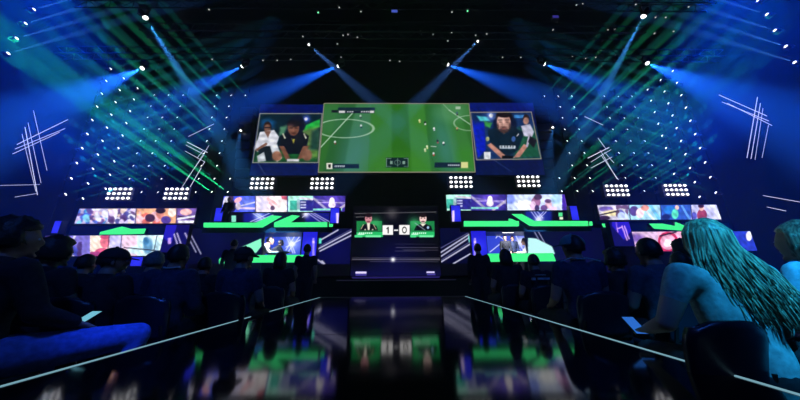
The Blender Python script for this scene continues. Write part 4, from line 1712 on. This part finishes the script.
seatlist = [
    # px, py, D, kwargs, label, chair label
    (24, 219, 1.72, dict(kind='seat_phone', turn=-.6, hair='curly', smax=1.12, trousers=JEAN, top='jacket', rz=-.05), 'nearest person at left in dark jacket and blue jeans, head turned right'),
    (62, 237, 2.25, dict(hair='curly'), 'person with curly dark hair seated right of the nearest left person'),
    (118, 248, 2.45, dict(turn=-.8, cap=BLACKCAP), 'person in black cap facing right, below the far left lower screen'),
    (158, 251, 3.1, dict(haircol=GREYH, shirt=NAVY), 'person with short grey hair seated behind a black capped head'),
    (182, 244, 2.65, dict(shirt=NAVY, top='jacket'), 'person in dark jacket with pale collar, round head before the slanted bars'),
    (207, 257, 3.7, dict(), 'small dark seated person right of the pale collar person'),
    (246, 247, 3.15, dict(turn=-.5, cap=BLACKCAP, shirt=NAVY), 'person in dark cap and navy shirt before the left player booth'),
    (282, 252, 4.6, dict(hair='bob', smax=1.15), 'seated person with longer dark hair in front of the left green booth desk'),
    (532, 254, 4.2, dict(), 'person in black shirt with small white back print before the right booth'),
    (504, 249, 4.8, dict(smax=1.2, hair='bob'), 'seated person silhouetted before the right green booth desk'),
    (570, 235, 2.75, dict(hair='short', cap=TEALCAP, shirt=NAVY, cap_turn=1.1, turn=.2), 'broad person in teal lit cap with pale shoulder lines'),
    (611, 249, 2.9, dict(shirt=BLK, hair='curly'), 'dark haired seated person right of the teal cap'),
    (644, 238, 2.45, dict(shirt=cloth('blue_grey_cloth', (.05, .09, .14)), haircol=HAIRD), 'short haired person between the teal cap and the long haired woman'),
    (676, 252, 3.2, dict(), 'small dark head left of the long haired woman'),
    (679, 240, 3.6, dict(hair='curly'), 'dark person seen just left of the long hair, before the red ring screen'),
    (597, 260, 4.1, dict(), 'far seated person between the teal cap and the dark curly head'),
    (90, 254, 3.3, dict(), 'far seated person between curly hair and black cap at left'),
]
for px, py, D, kw, lab in seatlist:
    r_, s_ = person(px, py, D, lab, **kw)
    chair(r_, s_, 'dark chair under the ' + ' '.join(lab.replace('looking ', '').split()[:11]))

# collar and shoulder lines, prints
def surf_band(name, pts, m, root, r=.006):
    bm = bmesh.new()
    tube(bm, pts, r, 6)
    return link(name, bm_mesh(bm, name), m, root)


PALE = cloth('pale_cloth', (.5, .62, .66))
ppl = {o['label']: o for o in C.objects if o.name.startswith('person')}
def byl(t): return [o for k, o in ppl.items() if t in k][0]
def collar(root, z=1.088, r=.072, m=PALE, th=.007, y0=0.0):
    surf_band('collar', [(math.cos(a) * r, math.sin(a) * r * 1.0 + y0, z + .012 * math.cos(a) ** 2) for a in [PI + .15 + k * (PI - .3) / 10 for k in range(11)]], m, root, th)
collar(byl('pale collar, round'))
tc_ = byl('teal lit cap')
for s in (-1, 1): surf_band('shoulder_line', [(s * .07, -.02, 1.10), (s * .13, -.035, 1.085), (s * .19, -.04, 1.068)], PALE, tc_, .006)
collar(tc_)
# white marks on the back of the black shirt
bk = byl('white back print')
def backprint(root, rects, y=-.142):
    for x0, x1, z0, z1 in rects:
        boxobj('back_print', (x0, x1, y - .004, y, z0, z1), PALE, root)
bm = bmesh.new()
for k, (x0, x1, z0, z1) in enumerate(((-.14, -.10, .93, .965), (-.05, -.03, .935, .965), (-.02, .0, .935, .965), (.01, .03, .935, .965), (.045, .055, .935, .965), (.07, .09, .935, .965), (.1, .11, .935, .965), (-.08, .06, 1.0, 1.008))):
    box(bm, x0, x1, -.165, -.115, z0, z1)
tag(link('back_print', bm_mesh(bm, 'back_print'), PALE, bk), 'small white print')

# phone held by the nearest left person
near = byl('nearest person at left')
pm = Matrix.LocRotScale(near.location, near.rotation_euler, near.scale)
bm = bmesh.new()
box(bm, -.038, .038, -.076, .076, -.004, .004, bev=.003)
ph = link('phone', bm_mesh(bm, 'phone'), BLACKP)
ph.matrix_world = pm @ Matrix.LocRotScale(Vector((.22, .36, .70)), Matrix.Rotation(R(32), 3, 'X').to_quaternion(), (1, 1, 1))
tag(ph, 'lit phone in the hands of the nearest person at left', 'phone')
boxobj('screen', (-.034, .034, -.07, .07, .004, .0055), emat('phone_screen', (120, 200, 225), .9), ph)

# the woman with long hair and her neighbour
SKT = mat('skin_pale', (.5, .36, .3), .5, 0, .4, .06)
TOP = cloth('grey_blue_top', (.30, .42, .46))
wr_, ws = person(697, 220, 1.5, 'woman with long loose fair hair seen from behind, left arm reaching forward', kind='woman', hair=None, shirt=TOP, trousers=BLK, rz=-.15, skin=SKT, turn=-.3)
HAIRF = bpy.data.materials.new('fair_hair')
HAIRF.use_nodes = True
n = HAIRF.node_tree
b = n.nodes['Principled BSDF']
tcn = n.nodes.new('ShaderNodeTexCoord')
mp = n.nodes.new('ShaderNodeMapping')
mp.inputs['Scale'].default_value = (60, 60, 5)
nz = n.nodes.new('ShaderNodeTexNoise')
nz.inputs['Scale'].default_value = 1.3
nz.inputs['Detail'].default_value = 4
rp = n.nodes.new('ShaderNodeValToRGB')
rp.color_ramp.elements[0].position = .35
rp.color_ramp.elements[0].color = (.07, .06, .05, 1)
rp.color_ramp.elements[1].position = .68
rp.color_ramp.elements[1].color = (.52, .50, .34, 1)
bp = n.nodes.new('ShaderNodeBump')
bp.inputs['Strength'].default_value = .6
bp.inputs['Distance'].default_value = .006
n.links.new(tcn.outputs['Object'], mp.inputs[0])
n.links.new(mp.outputs[0], nz.inputs['Vector'])
n.links.new(nz.outputs['Fac'], rp.inputs[0])
n.links.new(rp.outputs[0], b.inputs['Base Color'])
n.links.new(nz.outputs['Fac'], bp.inputs['Height'])
n.links.new(bp.outputs[0], b.inputs['Normal'])
b.inputs['Roughness'].default_value = .38


def long_hair(H, L=.5, n_=230, rad=.0065, seed=3, sweep=.10, spread=1.0):
    rs = random.Random(seed)
    bm = bmesh.new()
    def shp(p):
        x, y, z = p
        k = 1
        if y > .45 and z < .35: k *= .7
        return Vector((x * k, y * k, z * k))
    ellipsoid(bm, (0, -.016, .004), (.092, .113, .132), 28, 22, fn=shp)
    for k in range(n_):
        a = PI + PI * rs.uniform(-.12, 1.12)
        ly = rs.uniform(.75, 1.0)
        rx, ry = .088 * ly, .108 * ly
        x, y = math.cos(a) * rx, math.sin(a) * ry - .016
        l = L * rs.uniform(.72, 1.05)
        pts = [(x * .12 + .005, -.01 + rs.uniform(-.03, .02), .130), (x * .62, (y + .01) * .62 - .005, .112), (x * 1.0, y * 1.0, .05), (x * 1.1, y * 1.08, -.03)]
        ph_ = rs.uniform(0, 6.28)
        wv = rs.uniform(.008, .022)
        for j in range(1, 9):
            t = j / 8
            zz = -.03 - (l - .13) * t
            f = 1 + .75 * spread * math.sin(t * 2.2) ** 1.0
            xx = x * 1.1 * f + sweep * t ** 1.2 + wv * t * math.sin(ph_ + t * 9)
            yy = min(y * 1.08, -.03) * (1 + .28 * t) - .035 * t + wv * t * math.cos(ph_ + t * 8)
            pts.append((xx, yy, zz))
        tube(bm, pts, rad * rs.uniform(.8, 1.15), 5, .002)
    bm.transform(H)
    return bm_mesh(bm, 'hair', True)


H0 = body_parts('woman', -.3)[5]
Hh = Matrix.Translation(H0.to_translation())
o = link('hair', long_hair(Hh, .50, 900, seed=3, sweep=.085), HAIRF, wr_)
o['label'] = 'long loose fair hair falling over the back'
wc_ = chair(wr_, ws, 'dark curved chair behind the long haired woman')
wc_.location.x -= .22
wc_.location.y += .1
wc_.scale = (.86, .9, .93)
wc_.rotation_euler.z = .05
BLUES = cloth('light_blue_shirt', (.25, .42, .55))
r2, s2 = person(792, 221, 1.62, 'person with short fair hair and light blue shirt at the right edge', kind='seat', hair='bob', haircol=HAIRF, shirt=BLUES, rz=.1, skin=SKT)
chair(r2, s2, 'dark chair at the right edge under the light blue shirt')

for s in (-1, 1):
    p, t = Vector((s * 1.2, -2.6, 7)), Vector((s * 3.2, 3.2, .9))
    fixture('wash_light', p, t - p, 'added dim blue fill lamp behind the camera over the %s seats' % ('left' if s < 0 else 'right'), 'added seat lights', 1.5)
    spot('seat_fill', p + (t - p).normalized() * .35, t, (.03, .16, 1), 480, 60, 1, .2)  # unseen fill added to lift the dark audience with a little blue

wm = Matrix.LocRotScale(wr_.location, wr_.rotation_euler, wr_.scale)
bm = bmesh.new()
box(bm, -.038, .038, -.076, .076, -.004, .004, bev=.003)
ph = link('phone', bm_mesh(bm, 'phone'), BLACKP)
ph.matrix_world = wm @ Matrix.LocRotScale(Vector((-.24, .40, .70)), Matrix.Rotation(R(35), 3, 'X').to_quaternion(), (1, 1, 1))
tag(ph, 'blue lit phone in the left hand of the long haired woman', 'phone')
boxobj('screen', (-.034, .034, -.07, .07, .004, .0055), emat('blue_phone_screen', (50, 120, 225), .8), ph)

# camera tripod before the stage
tp = PD(292, 278, 6.3)
root = empty('camera_tripod', (tp.x, tp.y, 0))
tag(root, 'small dark camera tripod before the stage left of the catwalk end', 'tripod')
for k in range(3):
    a = 2 * PI * k / 3 + .5
    bm = bmesh.new()
    tube(bm, [(0, 0, tp.z - .12), (math.cos(a) * .3, math.sin(a) * .3, 0)], .014, 8)
    link('leg', bm_mesh(bm, 'leg'), mat('grey_metal_' + str(k), (.12, .13, .15), .4, .5), root)
bm = bmesh.new()
tube(bm, [(0, 0, tp.z - .2), (0, 0, tp.z)], .02, 10)
link('column', bm_mesh(bm, 'column'), BLACK, root)
bm = bmesh.new()
box(bm, -.07, .07, -.1, .1, tp.z, tp.z + .12, bev=.01)
cyl(bm, (0, .14, tp.z + .06), (0, 1, 0), .035, .1, 14)
link('camera_body', bm_mesh(bm, 'camera_body'), BLACKP, root)

# standing people
GS = 'standing crew silhouettes'
person(308, 244, 6.1, 'dark standing person before the blue pillar right of the left booth', kind='stand', group=GS)
person(477, 243.5, 6.2, 'dark standing person before the blue pillar left of the right booth', kind='stand', group=GS, top='jacket')
person(236, 236, 9.0, 'dark standing person at the left end of the left booth', kind='stand', group=GS, smin=.9, smax=1.3)

# players at the desks
WHT = cloth('white_jersey', (.85, .85, .85))
GP = 'players on the stage'
def player(px, py, Y, lab, shirt, kind='desk', rz=PI * .5, s=1.35, floor=1.0):
    P = PY(px, py, Y)
    r_, _ = person(px, py, 1, lab, kind=kind, shirt=shirt, group=GP, smin=s, smax=s, floor=0, top='jacket')
    H = body_parts(kind)[5].to_translation()
    r_.rotation_euler = (0, 0, rz)
    off = Matrix.Rotation(rz, 3, 'Z') @ Vector((H.x, H.y, 0)) * s
    r_.location = (P.x - off.x, P.y - off.y, P.z - (H.z + .12) * s)
    return r_
player(271, 237, 13.75, 'player in white leaning forward at the left booth desk', WHT, rz=-PI * .42, s=1.7)
player(281.5, 240, 13.95, 'player in black beside the white one in the left booth', BLK, rz=-PI * .3)
player(504.5, 235.5, 13.9, 'player in dark clothes standing at the left of the right booth', BLK, 'stand', PI * .9, 1.1)
player(512, 236, 13.9, 'player in dark jacket standing in the middle of the right booth', NAVY, 'stand', PI, 1.1)
player(524, 238, 13.75, 'player in white leaning forward at the right booth desk', WHT, rz=PI * .42, s=1.6)
player(229.5, 197.5, 13.3, 'player standing behind the left end of the upper left desk', BLK, 'stand', PI, 1.0)
# lamps added to light the booth players from the front
for px, lab in ((272, 'added fill lamp above the left player booth'), (508, 'added fill lamp above the right player booth')):
    p = PY(px, 232, 13.3)
    root = empty('added_booth_lamp', p)
    tag(root, lab, 'stage light')
    boxobj('housing', (-.3, .3, -.05, .05, -.03, .05), BLACK, root)
    boxobj('light_panel', (-.28, .28, -.04, .04, -.04, -.03), WHITE_L, root)
    spot('booth_fill', p + Vector((0, -.0, -.06)), p + Vector((0, .7, -1.2)), (.9, .9, 1), 300, 130, .8, .1)

# unseen spots added: cyan onto the woman and neighbour, blue onto the left leg
for p, t, col, e, ang, lab in (((1.3, -1.8, 5.2), (2.02, 1.36, 1.0), (.02, .50, 1), 2500, 13.5, 'added cyan spot over the front right seats'),
                               ((-1.0, -.5, 5.6), (-1.86, 2.1, .6), (.02, .10, 1), 1100, 9, 'added blue spot over the front left seats')):
    fixture('wash_light', p, Vector(t) - Vector(p), lab, 'added seat lights', 1.5)
    spot('added_seat_spot', Vector(p) + (Vector(t) - Vector(p)).normalized() * .35, t, col, e, ang, .9, .12)
